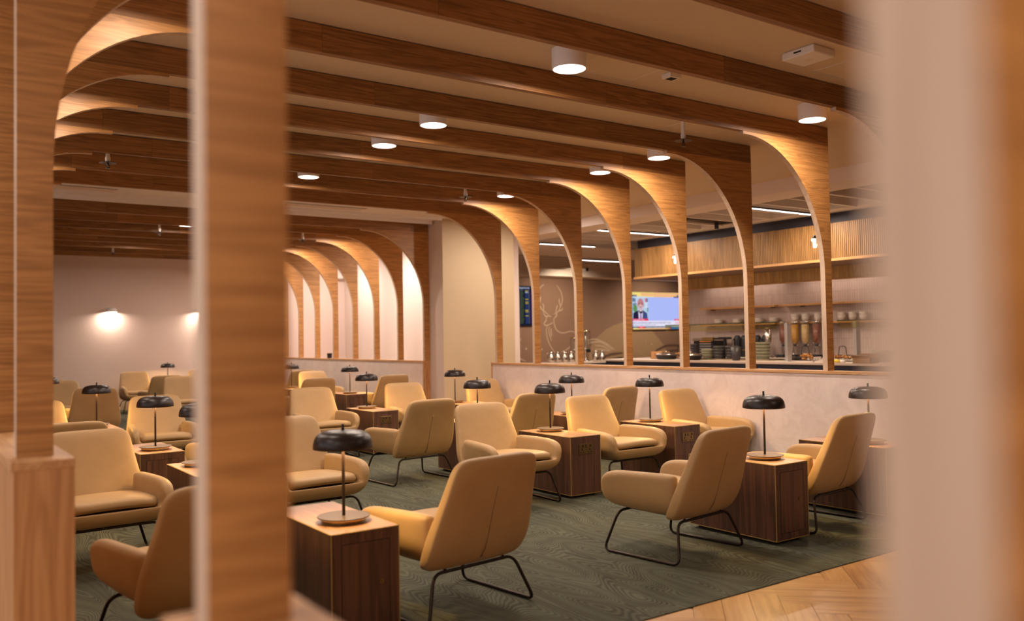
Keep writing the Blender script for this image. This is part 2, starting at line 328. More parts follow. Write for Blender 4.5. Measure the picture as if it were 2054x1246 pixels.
def fillet(path,r,n=6,closed=True):
    P=[Vector(p) for p in path]; out=[]; m=len(P)
    for i in range(m):
        if not closed and i in (0,m-1): out.append(P[i]); continue
        a=P[i-1]-P[i]; b=P[(i+1)%m]-P[i]; la=min(r,a.length*.45); lb=min(r,b.length*.45)
        p0=P[i]+a.normalized()*la; p2=P[i]+b.normalized()*lb
        for k in range(n+1):
            t=k/n; out.append(p0*(1-t)**2+P[i]*2*t*(1-t)+p2*t*t)
    return [tuple(v) for v in out]
def text(body,size,loc,rot,mat,parent,name='lettering',align='LEFT',sx=1):
    c=bpy.data.curves.new(name,'FONT'); c.body=body; c.size=size; c.align_x=align; c.extrude=.0008; c.resolution_u=3
    c.materials.append(mat); tmp=bpy.data.objects.new(name,c); me=bpy.data.meshes.new_from_object(tmp); me.name=name; bpy.data.objects.remove(tmp)
    if not me.materials: me.materials.append(mat)
    o=bpy.data.objects.new(name,me); COL.objects.link(o); o.location=loc; o.rotation_euler=rot; o.scale=(sx,1,1)
    if parent: o.parent=parent
    return o
# ------------------------------------------------------------------ room shell
XL,XR=0.299,7.2; Y0,SP=4.9469,0.9141; TH=0.05; ZT,ZJ=3.327,3.155; CEIL=3.335
struct('floor',MB().box(-4,22,-4,20.2,-.12,-.006),plain('floor_screed',(0.36,0.21,0.10),.5))
def herring(name,x0,x1,y0,y1,seed):
    rnd=random.Random(seed); b=bmesh.new(); uvl=b.loops.layers.uv.new('UVMap'); tl=b.loops.layers.float_color.new('tone')
    Lp,Wp=.75,.15; c=math.cos(PI/4); g=.0012
    def add(cx,cy,ang):
        ca,sa=math.cos(ang),math.sin(ang); u0=rnd.random()*20; v0=rnd.random()*20; t=rnd.random()
        vs=[]; loc=[(-Lp/2+g,-Wp/2+g),(Lp/2-g,-Wp/2+g),(Lp/2-g,Wp/2-g),(-Lp/2+g,Wp/2-g)]
        for (u,v) in loc: vs.append(b.verts.new((cx+u*ca-v*sa,cy+u*sa+v*ca,0)))
        f=b.faces.new(vs)
        for lp,(u,v) in zip(f.loops,loc): lp[uvl].uv=(u+u0,v+v0); lp[tl]=(t,t,t,1)
    # herringbone in a frame rotated by 45 degrees
    n=int(max(x1-x0,y1-y0)/Wp)+12
    cx0,cy0=(x0+x1)/2,(y0+y1)/2
    def world(u,v): return (cx0+(u-v)*c, cy0+(u+v)*c)
    K=int(Lp/Wp)
    for s in range(-n,n):
        for q in range(-n//K-2,n//K+2):
            u=s*Wp+q*2*Lp; v=s*Wp
            wx,wy=world(u+Lp/2,v+Wp/2)
            if x0-.1<wx<x1+.1 and y0-.1<wy<y1+.1: add(wx,wy,PI/4)
            wx,wy=world(u+Wp/2,v+Wp+Lp/2)
            if x0-.1<wx<x1+.1 and y0-.1<wy<y1+.1: add(wx,wy,3*PI/4)
    me=bpy.data.meshes.new(name); b.to_mesh(me); b.free(); me.materials.append(M['plank'])
    o=bpy.data.objects.new(name,me); COL.objects.link(o); o['kind']='structure'; return o
herring('floor_herringbone',-3.9,8.4,-2.5,3.25,1)
herring('floor_herringbone_aisle',.5,7.1,10.35,12.4,2)
o=struct('floor_carpet',MB().box(.44,7.1,3.15,10.42,.0005,.006),M['carpet'])
struct('floor_carpet_rear',MB().box(.44,7.1,12.3,19.65,.0005,.006),M['carpet'])
struct('ceiling',MB().box(-4,9.1,-4,19.9,CEIL,CEIL+.15),M['ceil'])
struct('ceiling_upper',MB().box(9.0,22,-4,20.2,3.62,3.75),M['plenum'])
struct('wall_north',MB().box(-4,8.9,19.65,19.9,0,CEIL+.02),M['pinkwall'])
struct('wall_mural',MB().box(9.08,22,19.65,19.9,0,3.7),M['mural'])
struct('wall_south',MB().box(-4,22,-4.2,-4,0,3.7),M['paint'])
struct('wall_west',MB().box(-4.2,-4,-4.2,19.9,0,3.5),M['paint'])
struct('wall_east',MB().box(22,22.2,-4.2,20.2,0,3.75),M['mural'])
struct('wall_bar',MB().box(13.0,13.15,2.0,12.25,0,3.62),M['tiles'])
struct('trim_1',MB().box(12.93,13.16,12.25,12.33,0,2.27),M['beige'])
struct('wall_spur',MB().box(8.90,9.08,12.62,19.65,0,3.62),M['pale'])
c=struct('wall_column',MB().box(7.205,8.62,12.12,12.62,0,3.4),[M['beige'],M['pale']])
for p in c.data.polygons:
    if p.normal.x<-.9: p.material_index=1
# lowered soffits
struct('ceiling_soffit',MB().box(9.1,9.62,-4,16.4,3.165,3.62),[M['soffit']])
struct('ceiling_soffit_cross',MB().box(9.62,22,13.3,15.1,3.165,3.62),M['baffle'])
struct('ceiling_soffit_rear',MB().box(9.08,22,18.9,19.65,3.06,3.62),M['baffle'])
struct('ceiling_panel_strip',MB().box(.42,7.15,10.6,12.5,CEIL-.012,CEIL),M['white'])
struct('trim_2',MB().box(.42,7.15,12.02,12.06,CEIL-.04,CEIL-.012),M['white'])
struct('trim_3',MB().box(.42,7.15,12.34,12.40,CEIL-.065,CEIL-.012),M['white'])
struct('window_1',MB().box(-3.99,-3.95,-.6,8.6,.5,3.0),plain('daylit_window',(.5,.5,.55),.3,emit=(.85,.9,1.0),es=.6))
struct('window_1_frame',MB().box(-3.99,-3.93,-.7,-.6,.4,3.1).box(-3.99,-3.93,8.6,8.7,.4,3.1).box(-3.99,-3.93,-.6,8.6,.4,.5).box(-3.99,-3.93,-.6,8.6,3.0,3.1).box(-3.99,-3.93,2.4,2.5,.5,3).box(-3.99,-3.93,5.5,5.6,.5,3),M['navy'])
struct('ceiling_edge_panel',MB().box(11.35,11.68,2,12.3,3.21,3.62),M['baffle'])
# baffles in the ceiling above the bar
y=4.35; k=0
bf=None
while y<18.6:
    if not 12.9<y<15.3:
        x1=11.35 if y<12.4 else 21.8
        o=MB().box(9.64,x1,y,y+.05,3.2,3.42).build('ceiling_baffle',M['baffle']); tag(o,'long thin pale baffle fin hung across the bar ceiling','ceiling baffle','thin baffle fins in the ceiling above the bar'); k+=1
    y+=.5
# ------------------------------------------------------------------ timber arches
def arch_poly(side,w=.1028):
    pts=[]; 
    if side>0:
        xo=XR; xi=XR-w; cx,a,zc,b=6.03,XR-w-6.03,1.94,1.19
        pts=[(xo,ZB),(xo,ZJ),(5.985,ZJ),(5.985,3.13)]
        for i in range(0,25):
            t=PI/2*(1-i/24); pts.append((cx+a*math.cos(t),zc+b*math.sin(t)))
        pts.append((xi,ZB))
    else:
        xo=XL; xi=XL+w; cx,a,zc,b=1.395,1.395-xi,1.94,1.19
        pts=[(xo,ZB),(xo,ZJ),(1.44,ZJ),(1.44,3.13)]
        for i in range(0,25):
            t=PI/2*(1-i/24); pts.append((cx-a*math.cos(t),zc+b*math.sin(t)))
        pts.append((xi,ZB))
    return pts
CAPZ=1.031; CAPL=1.052
ORD=['first','second','third','fourth','fifth','sixth','seventh','eighth','ninth','tenth','eleventh','twelfth']
def edge_mats(o):
    for p in o.data.polygons: p.material_index=0 if abs(p.normal.y)>.9 else 1
def arch(y,label,left=True,right=True,beam=True,zl=CAPL,group=None,th=TH):
    global ZB
    t=thing('timber_arch',label,'arch',(0,y,0),group=group)
    if beam: 
        x0=XL if left else .42
        MB().box(x0,XR,0,TH,ZJ+.001,ZT).build('beam',M['oak_x'],t)
    if right:
        ZB=CAPZ; o=MB().prism(arch_poly(1),0,TH).build('arch_panel',[M['oak_arch'],M['oak_edge']],t); edge_mats(o)
    if left:
        ZB=zl; o=MB().prism(arch_poly(-1),0,th).build('arch_panel',[M['oak_arch'],M['oak_edge']],t); edge_mats(o)
    return t
for i in range(-1,7):
    nm={-1:'running behind the pale blurred post at the right edge',0:'brightly lit, nearest with its right foot in view'}.get(i)
    lab='oak beam arch '+nm if nm else 'oak beam arch, %s from the front on the near partition'%ORD[i]
    arch(Y0+i*SP,lab)
arch(3.085,'oak beam arch whose left post stands on the oak wall end at left',right=True)
arch(1.056,'large blurred oak post in front, left of centre of the photo, carrying a beam overhead',right=False)
arch(.1445,'nearest and most blurred pale post filling the right edge of the photo',right=False,th=.044)
arch(1.056-2*SP,'oak arch behind the camera along the corridor',right=False)
YG=12.5583
for i in range(0,8):
    arch(YG+i*SP,'oak beam arch, %s in the rear row beyond the pale column'%ORD[i])
# ------------------------------------------------------------------ low partitions
def partition(label,x0,x1,y0,y1,cap,endm=None,mat='plaster',capx=None,ends=(True,True)):
    t=thing('low_partition',label,'low wall',((x0+x1)/2,(y0+y1)/2,0)); cx,cy=(x0+x1)/2,(y0+y1)/2
    MB().box(x0-cx,x1-cx,y0-cy+.025,y1-cy-.025,0,cap-.028).build('plaster_body',M[mat],t)
    MB().box(x0-cx-.012,x1-cx+(.004),y0-cy-.002,y1-cy+.002,cap-.028,cap).build('cap_board',M['oak_cap'],t,bevel=.002)
    for e,yy in zip(ends,(y0-cy,y1-cy-.025)):
        if e: MB().box(x0-cx-.004,x1-cx+.002,yy,yy+.025,0,cap-.028).build('end_panel',M['oak_v'],t)
    return t
partition('low pink plaster wall with oak cap under the near arches, bar behind it',7.088,7.2,2.0,10.57,CAPZ)
partition('low pink plaster wall with oak cap under the rear arches, left of the column',7.088,7.2,12.57,19.64,CAPZ)
partition('oak-clad low wall end at the left edge, carrying the left posts',.285,.443,2.97,10.57,CAPL,mat='oak_v')
partition('blurred low wall right in front of the camera, only its oak cap corner in view',.285,.443,-2.4,1.17,CAPL,mat='oak_v')
partition('low wall under the left rear arches, hidden behind the left post',.285,.443,12.57,19.64,CAPL,mat='oak_v')
# ------------------------------------------------------------------ downlights
dl=thing('ceiling_downlight','white cylindrical downlight','ceiling light',(3.7,Y0-.5*SP,CEIL))
MB().lathe([(.0,0),(.118,0),(.118,-.132),(.110,-.135),(.108,-.128),(.0,-.128)],40).build('housing',M['white'],dl,smooth=True)
MB().lathe([(.0,-.130),(.107,-.130)],40).build('diffuser',M['glow'],dl)
area('light',(0,0,-.137),.2,P_DOWN,WARM,parent=dl)
DL=[(3.7,-.5,'white cylinder downlight, largest, at the top centre of the photo'),(3.7,1.5,'white cylinder downlight, second nearest of the middle ceiling row'),(3.7,2.5,'white cylinder downlight, third nearest of the middle ceiling row'),(3.7,4.5,'white cylinder downlight just right of the big blurred post'),
(6.36,-.5,'white cylinder downlight nearest of the right-hand row, by the blurred pale post'),(6.36,1.5,'white cylinder downlight above the second arch shoulder of the right-hand row'),(6.36,2.5,'white cylinder downlight above the third arch shoulder of the right-hand row'),(6.36,4.5,'white cylinder downlight half hidden by the fifth arch shoulder'),
(1.04,-.5,'white downlight hidden above the nearest left arch'),(1.04,1.5,'white downlight between left arches, second'),(1.04,2.5,'white downlight between left arches, third'),(1.04,4.5,'white downlight between left arches, fourth')]
for k,(x,f,lab) in enumerate(DL):
    if k==0: dl['label']=lab; continue
    o=dup(dl,(x,Y0+f*SP+TH/2,CEIL),label=lab)
    if x<2:
        for ch in o.children:
            if ch.type=='LIGHT': ch.data=ch.data.copy(); ch.data.energy*=.42
dl.location.y+=TH/2
for x,y,lab in [(3.64,13.83,'downlight glowing flat beside the left edge of the big post, rear ceiling, nearer one'),(3.60,16.55,'downlight in the rear ceiling left of the big post, farther one'),
                (6.3,YG+1.5*SP,'downlight hidden in the rear right bay lighting the pale wall'),(6.3,YG+3.5*SP,'downlight in the rear right row lighting the bright rear arch'),(6.3,YG+5.5*SP,'downlight in the rear right row near the far wall')]:
    dup(dl,(x,y,CEIL),label=lab)
# sprinklers
sp=thing('sprinkler','white drop sprinkler','sprinkler',(5.728,5.405,CEIL))
MB().lathe([(0,0),(.019,0),(.019,-.15),(.024,-.155),(.024,-.185),(.016,-.2),(0,-.2)],16).build('drop_pipe',M['whitep'],sp,smooth=True)
MB().lathe([(.0,-.204),(.075,-.207),(.078,-.211),(.0,-.209)],32).build('escutcheon',M['bronze'],sp,smooth=True)
h=MB(); h.cyl((0,0,0),.010,-.235,-.205,12); h.lathe([(0,-.262),(.022,-.262),(.022,-.258),(0,-.258)],16)
h.tube([(-.012,0,-.225),(-.016,0,-.245),(0,0,-.26)],.003); h.tube([(.012,0,-.225),(.016,0,-.245),(0,0,-.26)],.003); h.build('sprinkler_head',M['black'],sp,smooth=True)
sp['label']='white drop sprinkler with dark plate, top right, before the second arch'
for x,y,lab in [(5.69,9.0,'drop sprinkler hanging left of the sixth arch shoulder'),(1.631,8.95,'drop sprinkler on the left between the left arches'),(3.326,14.2,'rear drop sprinkler left of the big post, nearer one'),(3.326,17.8,'rear drop sprinkler left of the big post, nearer the far wall'),(5.667,14.2,'rear drop sprinkler beside the right edge of the big post')]:
    dup(sp,(x,y,CEIL),label=lab)
# access point, detectors, hatches, air vents
ap=thing('wireless_access_point','white square box on the ceiling at top right','access point',(5.13,3.66,CEIL),rz=0)
MB().box(-.12,.12,-.13,.13,-.055,0).build('casing',M['whitep'],ap,bevel=.01)
MB().lathe([(0,-.057),(.03,-.057),(.034,-.054)],20).build('logo_disc',M['soffit'],ap)
MB().box(-.122,-.119,-.03,.03,-.03,-.02).build('port_slot',M['cut'],ap)
dt=thing('smoke_detector','small white box sensor on the ceiling right of the largest downlight','sensor',(4.70,4.54,CEIL))
MB().box(-.055,.055,-.045,.045,-.035,0).build('casing',M['whitep'],dt,bevel=.004); MB().box(-.035,.03,-.03,.03,-.037,-.035).build('grille',M['cut'],dt)
dt2=thing('smoke_detector','tiny flat ceiling detector near the big post, upper left of centre','sensor',(3.12,7.44,CEIL)); MB().lathe([(0,-.02),(.03,-.018),(.045,0)],20).build('casing',M['whitep'],dt2,smooth=True)
def hatch(x,y,w,d,lab):
    t=thing('ceiling_hatch',lab,'ceiling hatch',(x,y,CEIL)); m=MB()
    for a in ((-w/2,w/2,-d/2,-d/2+.006),(-w/2,w/2,d/2-.006,d/2),(-w/2,-w/2+.006,-d/2,d/2),(w/2-.006,w/2,-d/2,d/2)): m.box(a[0],a[1],a[2],a[3],-.003,0)
    m.build('frame',M['whitep'],t); MB().box(-w/2+.008,w/2-.008,-d/2+.008,d/2-.008,-.002,0).build('door_panel',M['ceil'],t)
hatch(4.25,4.55,.6,.55,'square access hatch flush in the ceiling beside the largest downlight')
hatch(6.15,5.45,.6,.55,'square access hatch flush in the ceiling behind the nearest sprinkler')
hatch(5.85,3.65,.6,.55,'square access hatch flush in the ceiling below the white square box')
def vent(x,lab):
    t=thing('air_vent',lab,'air vent',(x,11.56,CEIL-.012)); 
    MB().box(-.62,.62,-.0,.30,-.01,0).build('frame',M['white'],t)
    for k in range(6): MB().box(-.6,.6,.03+k*.042,.04+k*.042,-.014,-.009).build('louvre',M['soffit'],t)
    MB().box(-.6,.6,.005,.02,-.013,-.010).build('slot',M['cut'],t)
vent(1.62,'white slot air vent in the dropped ceiling, left of the big post')
vent(5.0,'white slot air vent in the dropped ceiling, right of the big post')

# added unseen downlights in the passage, brightening the pale wall and column
rd=thing('added_downlight','added unseen downlight in the passage ceiling behind the column','ceiling light',(8.05,14.0,CEIL)); MB().lathe([(0,-.004),(.05,-.004),(.062,-.001),(.062,0)],24).build('diffuser',M['glow'],rd)
area('light',(0,0,-.008),.09,40,(1,.88,.80),parent=rd)
for x,y,l in [(8.05,16.2,'second behind the rear arches'),(8.05,18.4,'third behind the rear arches'),(8.0,10.9,'in front of the beige column')]: dup(rd,(x,y,CEIL),label='added unseen downlight in the passage ceiling, '+l)
# ------------------------------------------------------------------ lounge chair (origin: centre of its footprint on the floor, faces +y)
def sup(hx,hy,cx,cy,z,n=32,e=4.0,bow=0):
    r=[]
    for i in range(n):
        t=2*PI*i/n; c,s=math.cos(t),math.sin(t)
        x=math.copysign(abs(c)**(2/e),c)*hx; y=math.copysign(abs(s)**(2/e),s)*hy
        r.append((cx+x,cy+y+bow*(x*x)/(hx*hx+1e-9),z))
    return r
def make_chair():
    t=thing('lounge_chair','tan upholstered lounge chair','armchair')
    # bucket shell: arms and underside in one upholstered U
    rings=[]
    def shell_ring(y,wa,zt,zb,th,rc=.115):
        n=6; lean=.006; rc=min(rc,(zt-zb)*.62)
        pts=[(-wa-lean,zt)]
        for k in range(1,4): pts.append((-wa-lean*(1-k/3.0),zt+(zb+rc-zt)*k/3.0))
        for k in range(1,n+1):
            a=PI+PI/2*k/n; pts.append((-wa+rc+rc*math.cos(a),zb+rc+rc*math.sin(a)))
        pts.append((-.08,zb)); pts.append((0,zb))
        full=pts+[(-x,z) for x,z in reversed(pts[:-1])]
        m=len(full); out=[];inn=[]
        for i,(x,z) in enumerate(full):
            a=full[max(i-1,0)]; b=full[min(i+1,m-1)]; dx,dz=b[0]-a[0],b[1]-a[1]; l=math.hypot(dx,dz); nx,nz=-dz/l,dx/l
            out.append((x-nx*th/2,y,z-nz*th/2)); inn.append((x+nx*th/2,y,z+nz*th/2))
        def cap(cx,cz,s):
            return [(cx+s*th*f,y,cz+th*g) for f,g in ((.46,.22),(.30,.40),(0,.46),(-.30,.40),(-.46,.22))]
        return out+cap(full[-1][0],full[-1][1],1)+list(reversed(inn))+cap(full[0][0],full[0][1],1)
    for (y,wa,zt,zb,th) in [(.334,.300,.412,.366,.024),(.324,.303,.438,.345,.052),(.300,.305,.464,.326,.072),(.255,.306,.484,.315,.078),(.17,.305,.495,.309,.078),(.05,.299,.497,.302,.078),(-.05,.286,.499,.298,.077),(-.13,.276,.500,.295,.075),(-.19,.267,.500,.292,.072),(-.235,.258,.497,.292,.062)]:
        rings.append(shell_ring(y,wa,zt,zb,th))
    mb=MB(); R=[[mb.b.verts.new(q) for q in r] for r in rings]; n=len(R[0])
    for a in range(len(R)-1):
        for i in range(n): mb._f([R[a][i],R[a][(i+1)%n],R[a+1][(i+1)%n],R[a+1][i]])
    m_=(n-10)//2
    for r,fl in ((R[0],0),(R[-1],1)):
        for i in range(m_-1): mb._f([r[i],r[i+1],r[n-6-i-1],r[n-6-i]])
        mb._f([r[m_-1]]+r[m_:m_+5]+[r[m_+5]]); mb._f([r[n-6]]+r[n-5:]+[r[0]])
    mb.build('seat_shell',M['fabric'],t,smooth='all',sub=1)
    # backrest slab, leaning back
    secs=[(.250,.238,.022),(.254,.272,.040),(.268,.300,.054),(.300,.316,.060),(.36,.322,.061),(.43,.319,.058),(.50,.307,.052),(.60,.289,.047),(.68,.277,.044),(.735,.269,.041),(.768,.261,.038),(.790,.246,.033),(.804,.223,.026),(.812,.185,.016),(.814,.14,.008)]
    R=[]
    for z,hw,ht in secs:
        yc=-.232-.385*(z-.27)+.10*max(0,.34-z)*3
        R.append(sup(hw,ht,0,yc,z,44,4.6,bow=.012))
    MB().loft(R).build('backrest',M['fabric'],t,smooth='all',sub=1)
    # centre seam on the back and edge seams
    def yb(z,x=0,off=.0):
        for k in range(len(secs)-1):
            if secs[k][0]<=z<=secs[k+1][0]:
                a=(z-secs[k][0])/(secs[k+1][0]-secs[k][0]); h=secs[k][2]*(1-a)+secs[k+1][2]*a; hw=secs[k][1]*(1-a)+secs[k+1][1]*a; break
        return -.232-.385*(z-.27)+.10*max(0,.34-z)*3-h-off+.012*x*x/(hw*hw)
    m=MB(); m.tube([(0.0016*math.sin(k*2.2)*(1 if k>4 else 0),yb(.66-k*.0264,0,-.0008),.66-k*.0264) for k in range(15)],.0020,seg=6); m.build('back_seam',M['seam'],t,smooth='all')
    m=MB(); m.tube([(0.006+0.0016*math.sin(k*2.2)*(1 if k>4 else 0),yb(.66-k*.0264,0,-.0035),.66-k*.0264) for k in range(15)],.0042,seg=6); m.build('seam_ridge',M['piping'],t,smooth='all')
    # loose seat cushion
    cs=[(.358,.225,.215),(.362,.250,.238),(.376,.262,.248),(.400,.265,.251),(.424,.262,.248),(.438,.245,.232),(.444,.19,.17)]
    R=[]
    for z,hx,hy in cs: R.append([(x,y,zz+.05*(y-.06)+(.010*((y-.15)/.15)**2 if y>.15 else 0)*(1 if zz<.40 else -.8)-.010*((x/.25)**2)) for x,y,zz in sup(hx,hy,0,.075,z,52,6.0)])
    MB().loft(R).build('seat_cushion',M['fabric'],t,smooth='all',sub=1)
    # sled frame, one bent tube
    path=[(-.262,-.235,.243),(-.345,-.305,.010),(-.345,.295,.010),(-.285,.215,.262),(.285,.215,.262),(.345,.295,.010),(.345,-.305,.010),(.262,-.235,.243)]
    m=MB(); m.tube(fillet(path,.055,6),.0088,closed=True,seg=10); m.build('sled_frame',M['darkmetal'],t,smooth='all')
    for x in (-.19,.19):
        m=MB(); m.cyl((x,-.232,0),.008,.243,.275,10); m.cyl((x,.215,0),.008,.262,.285,10); m.tube([(x,-.232,.262),(x,.215,.268)],.006); m.build('seat_bracket',M['darkmetal'],t,smooth='all')
    return t
# ------------------------------------------------------------------ walnut side table (door at -y end, origin at floor centre)
TW,TL,TT=.336,.755,.526
def make_table():
    t=thing('side_table','walnut side table','side table')
    hx,hy=TW/2,TL/2
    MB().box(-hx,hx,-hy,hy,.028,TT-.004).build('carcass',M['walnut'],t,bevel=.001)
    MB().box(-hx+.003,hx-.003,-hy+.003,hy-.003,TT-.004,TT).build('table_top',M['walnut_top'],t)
    MB().box(-hx+.03,hx-.03,-hy+.05,hy-.05,0.004,.03).build('plinth',M['cut'],t)
    m=MB(); g=.0020
    for z in (.028,TT-.003):
        for sx in (-1,1): m.box(sx*hx-g,sx*hx+g,-hy-g*.4,hy+g*.4,z-g,z+g)
        for sy in (-1,1): m.box(-hx,hx,sy*hy-g,sy*hy+g,z-g,z+g)
    for sx in (-1,1):
        for sy in (-1,1): m.box(sx*hx-g,sx*hx+g,sy*hy-g,sy*hy+g,.028,TT)
    m.build('brass_edging',M['brassline'],t)
    d=MB().box(-.118,.118,-hy-.0012,-hy+.01,.075,TT-.055).build('door',M['walnut'],t)
    m=MB(); y0,y1=-hy-.0010,-hy+.008
    for a in ((-.1205,-.118,.0725,TT-.0525),(.118,.1205,.0725,TT-.0525),(-.1205,.1205,.0725,.075),(-.1205,.1205,TT-.055,TT-.0525)): m.box(a[0],a[1],y0-.0004,y1,a[2],a[3])
    m.build('shadow_gap',M['cut'],d)
    # lock on the door
    m=MB(); rr=[(0,.0),(.0095,.0),(.0105,.003),(.0105,.006),(0,.006)]
    rings=[[(.075+r*math.cos(2*PI*i/20),-hy-.0012-zz+.0,.283+r*math.sin(2*PI*i/20)) for i in range(20)] for r,zz in rr]
    m.loft(rings,False).build('lock',M['antique'],d,smooth=True)
    m=MB(); m.box(.0735,.0765,-hy-.0078,-hy-.007,.278,.288); m.build('keyhole',M['cut'],d)
    # double power socket on the other end
    s=MB().box(-.074,.074,hy,hy+.006,.372,.462).build('socket_plate',M['antique'],t,bevel=.003)
    m=MB()
    for cx in (-.043,.043):
        m.box(cx-.0045,cx+.0045,hy+.0058,hy+.0072,.402,.420); m.box(cx-.018,cx-.009,hy+.0058,hy+.0072,.383,.392); m.box(cx+.009,cx+.018,hy+.0058,hy+.0072,.383,.392)
        m.box(cx-.014,cx-.002,hy+.0058,hy+.0085,.430,.450)
    m.box(-.009,.009,hy+.0058,hy+.0072,.428,.436); m.box(-.009,.009,hy+.0058,hy+.0072,.441,.449)
    m.build('socket_holes',M['cut'],s)
    return t
def make_lamp():
    t=thing('table_lamp','black domed table lamp','lamp')
    b=MB().lathe([(0,0.001),(.104,0.001),(.106,.004),(.106,.024),(0,.024)],48).build('base_ring',M['brass'],t,smooth=True)
    MB().lathe([(0,.0235),(.124,.0242),(.1255,.0265),(.124,.029),(0,.030)],48).build('base_plate',M['bronze'],t,smooth=True)
    MB().cyl((0,0,0),.0075,.028,.44,14).build('stem',M['black'],t,smooth=True)
    MB().lathe([(0,.43),(.006,.43),(.0068,.434),(.0068,.461),(.005,.464),(0,.464)],14).build('finial',M['black'],t,smooth=True)
    sh=MB().lathe([(.136,.352),(.1415,.349),(.1425,.356),(.1410,.372),(.1365,.390),(.128,.407),(.114,.420),(.096,.428),(.07,.4335),(.04,.436),(.0,.4365)],56).build('lamp_shade',M['black'],t,smooth='all')
    MB().lathe([(.134,.352),(.136,.372),(.127,.400),(.11,.414),(.0,.426)],40).build('shade_lining',M['lampin'],sh,smooth='all')
    MB().lathe([(0,.374),(.075,.374)],32).build('light_diffuser',M['glowy'],sh)
    area('light',(0,0,.366),.12,P_LAMP,YEL,parent=sh)
    return t
CH=make_chair(); TB=make_table(); LP=make_lamp(); used=dict(c=False,t=False,l=False)
def place(kind,src,loc,rz,label,group=None):
    if not used[kind]:
        used[kind]=True; src.location=loc; src.rotation_euler=(0,0,rz); src['label']=label
        if group: src['group']=group
        return src
    return dup(src,loc,rz,label,group)
FZ=.006
def chair(x,y,face,label,yaw=0): 
    rz=math.radians(yaw)+(0 if face>0 else PI); return place('c',CH,(x,y,FZ),rz,'tan chair '+label)
def table(x,yfront,face,label,lamplabel,lx=0,ly=0):
    yc=yfront+TL/2; rz=0 if face>0 else PI
    place('t',TB,(x,yc,FZ),rz,'walnut side table '+label)
    yl=yc+(-.14 if face>0 else .14)+ly
    place('l',LP,(x+lx,yl,FZ+TT),random.random()*6,'black table lamp '+lamplabel)
random.seed(4)
# row 1, chairs seen from behind
chair(1.085,4.08,1,'cut off at bottom left behind the big post, seen from the back',6)
chair(2.365,3.985,1,'seen from the back at bottom centre, right of the nearest table',7)
chair(4.115,4.05,1,'seen from the back at lower right, whole sled frame in view',7)
chair(5.45,4.03,1,'seen from the back beside the blurred pale post at right',5)
table(1.745,3.655,1,'nearest to the camera, lower centre, with a keyhole door','nearest to the camera, big and slightly blurred, lower centre',0,.0)
table(4.845,3.675,1,'at lower right with its keyhole door showing','on the keyhole-door table at lower right',.03,.0)
table(6.115,3.675,1,'partly hidden at right behind the rightmost chair','half veiled by the blurred pale post at right',.0,.0)
# row 2, facing us
chair(1.07,6.05,-1,'facing us at far left, broad back and seat cushion in view',3)
chair(2.43,6.05,-1,'facing us, cut by the big post, behind the nearest lamp',2)
chair(4.20,6.05,-1,'facing us in the middle, behind the nearest chair seen from the back',-2)
chair(5.46,6.08,-1,'facing us between the two socketed tables right of centre',0)
chair(6.72,6.10,-1,'facing us beside the plaster wall, behind the lamp table with pale socket',0)
table(1.745,5.79,-1,'cut by the left edge of the big post, top corner lit','cut by the left edge of the big post, low in the photo')
table(4.86,5.81,-1,'with brass socket in the centre right, right of the central chair','in front of a chair back at centre right, on the brass-socket table',.02,.0)
table(6.12,5.81,-1,'with pale brass socket near the plaster wall, third lamp table from right','on the pale-socket table by the plaster wall',.02,.0)
# row 3, backs to row 2
chair(1.05,7.65,1,'at far left seen from behind, only its dark top edge showing',0)
chair(2.42,7.62,1,'hidden by the big post, one lit arm showing beside its pale edge',5)
chair(4.14,7.66,1,'seen from the back left of centre, wrinkled seam, full sled frame',4)
chair(5.38,7.66,1,'seen from the back behind the brass-socket table lamp',4)
chair(6.65,7.75,1,'seen from the back against the plaster wall, the darkest',4)
table(1.715,7.25,1,'at left centre with keyhole door outline, left of the big post','on the left table, stem and brass base in full view',0,.0)
table(4.84,7.25,1,'hidden behind the central chairs','with dark shade above the central chair')
table(6.08,7.25,1,'mostly hidden behind chairs by the plaster wall','with dark shade against the plaster wall, left of the pale-socket table')
# row 4
chair(1.16,9.78,-1,'at far left, only a sliver of back beside the sharp post',0)
chair(2.31,9.78,-1,'facing us at left behind the lamp with full brass base',-3)
chair(4.13,9.78,-1,'facing us right of the big post, left of the small socket table',-3)
chair(5.42,9.80,-1,'facing us right of the small socket table',-3)
chair(6.68,9.80,-1,'facing us at the end of the plaster wall',0)
table(1.71,9.50,-1,'behind the far-left chairs','far left with a dark shade before a chair back')
table(4.82,9.50,-1,'small, with brass socket, left of centre','on the small socket table left of centre, the nearer of the pair')
table(6.12,9.50,-1,'behind the central chairs near the column','in front of the beige column')
# rear section
chair(2.18,13.02,1,'seen from behind at left with a puckered vertical seam',-6)
chair(4.05,13.02,1,'behind the big post in the rear section',3)
chair(5.27,13.05,1,'seen from the back in the rear section, touching the big post side',2)
chair(6.55,13.05,1,'seen from the back before the rear plaster wall end',3)
table(1.62,12.75,1,'tiny at far left beside the sharp post','peeping out beside the sharp left post')
table(5.955,12.75,1,'small with door outline before the rear plaster wall','before the rear plaster wall, the farther of the pair')
chair(2.13,15.2,-1,'small at far left facing us, in the rear section',0)
chair(3.98,15.2,-1,'small, facing us, cut by the pale edge of the big post',0)
chair(6.39,15.2,-1,'small and brightly lit, facing us before the rear wall',0)
table(5.84,14.88,-1,'tiny by the right edge of the big post in the rear section','small and glowing at the right edge of the big post',.06)
chair(2.02,16.7,1,'far at left, only its top edge behind the far-left chair',0)
chair(3.93,16.7,1,'dark, seen from the back at left under the farthest lamp',0)
chair(6.50,16.75,1,'dark, seen from the back, smallest before the rear plaster wall',0)
chair(3.98,18.75,-1,'against the far wall below the wall light',0)
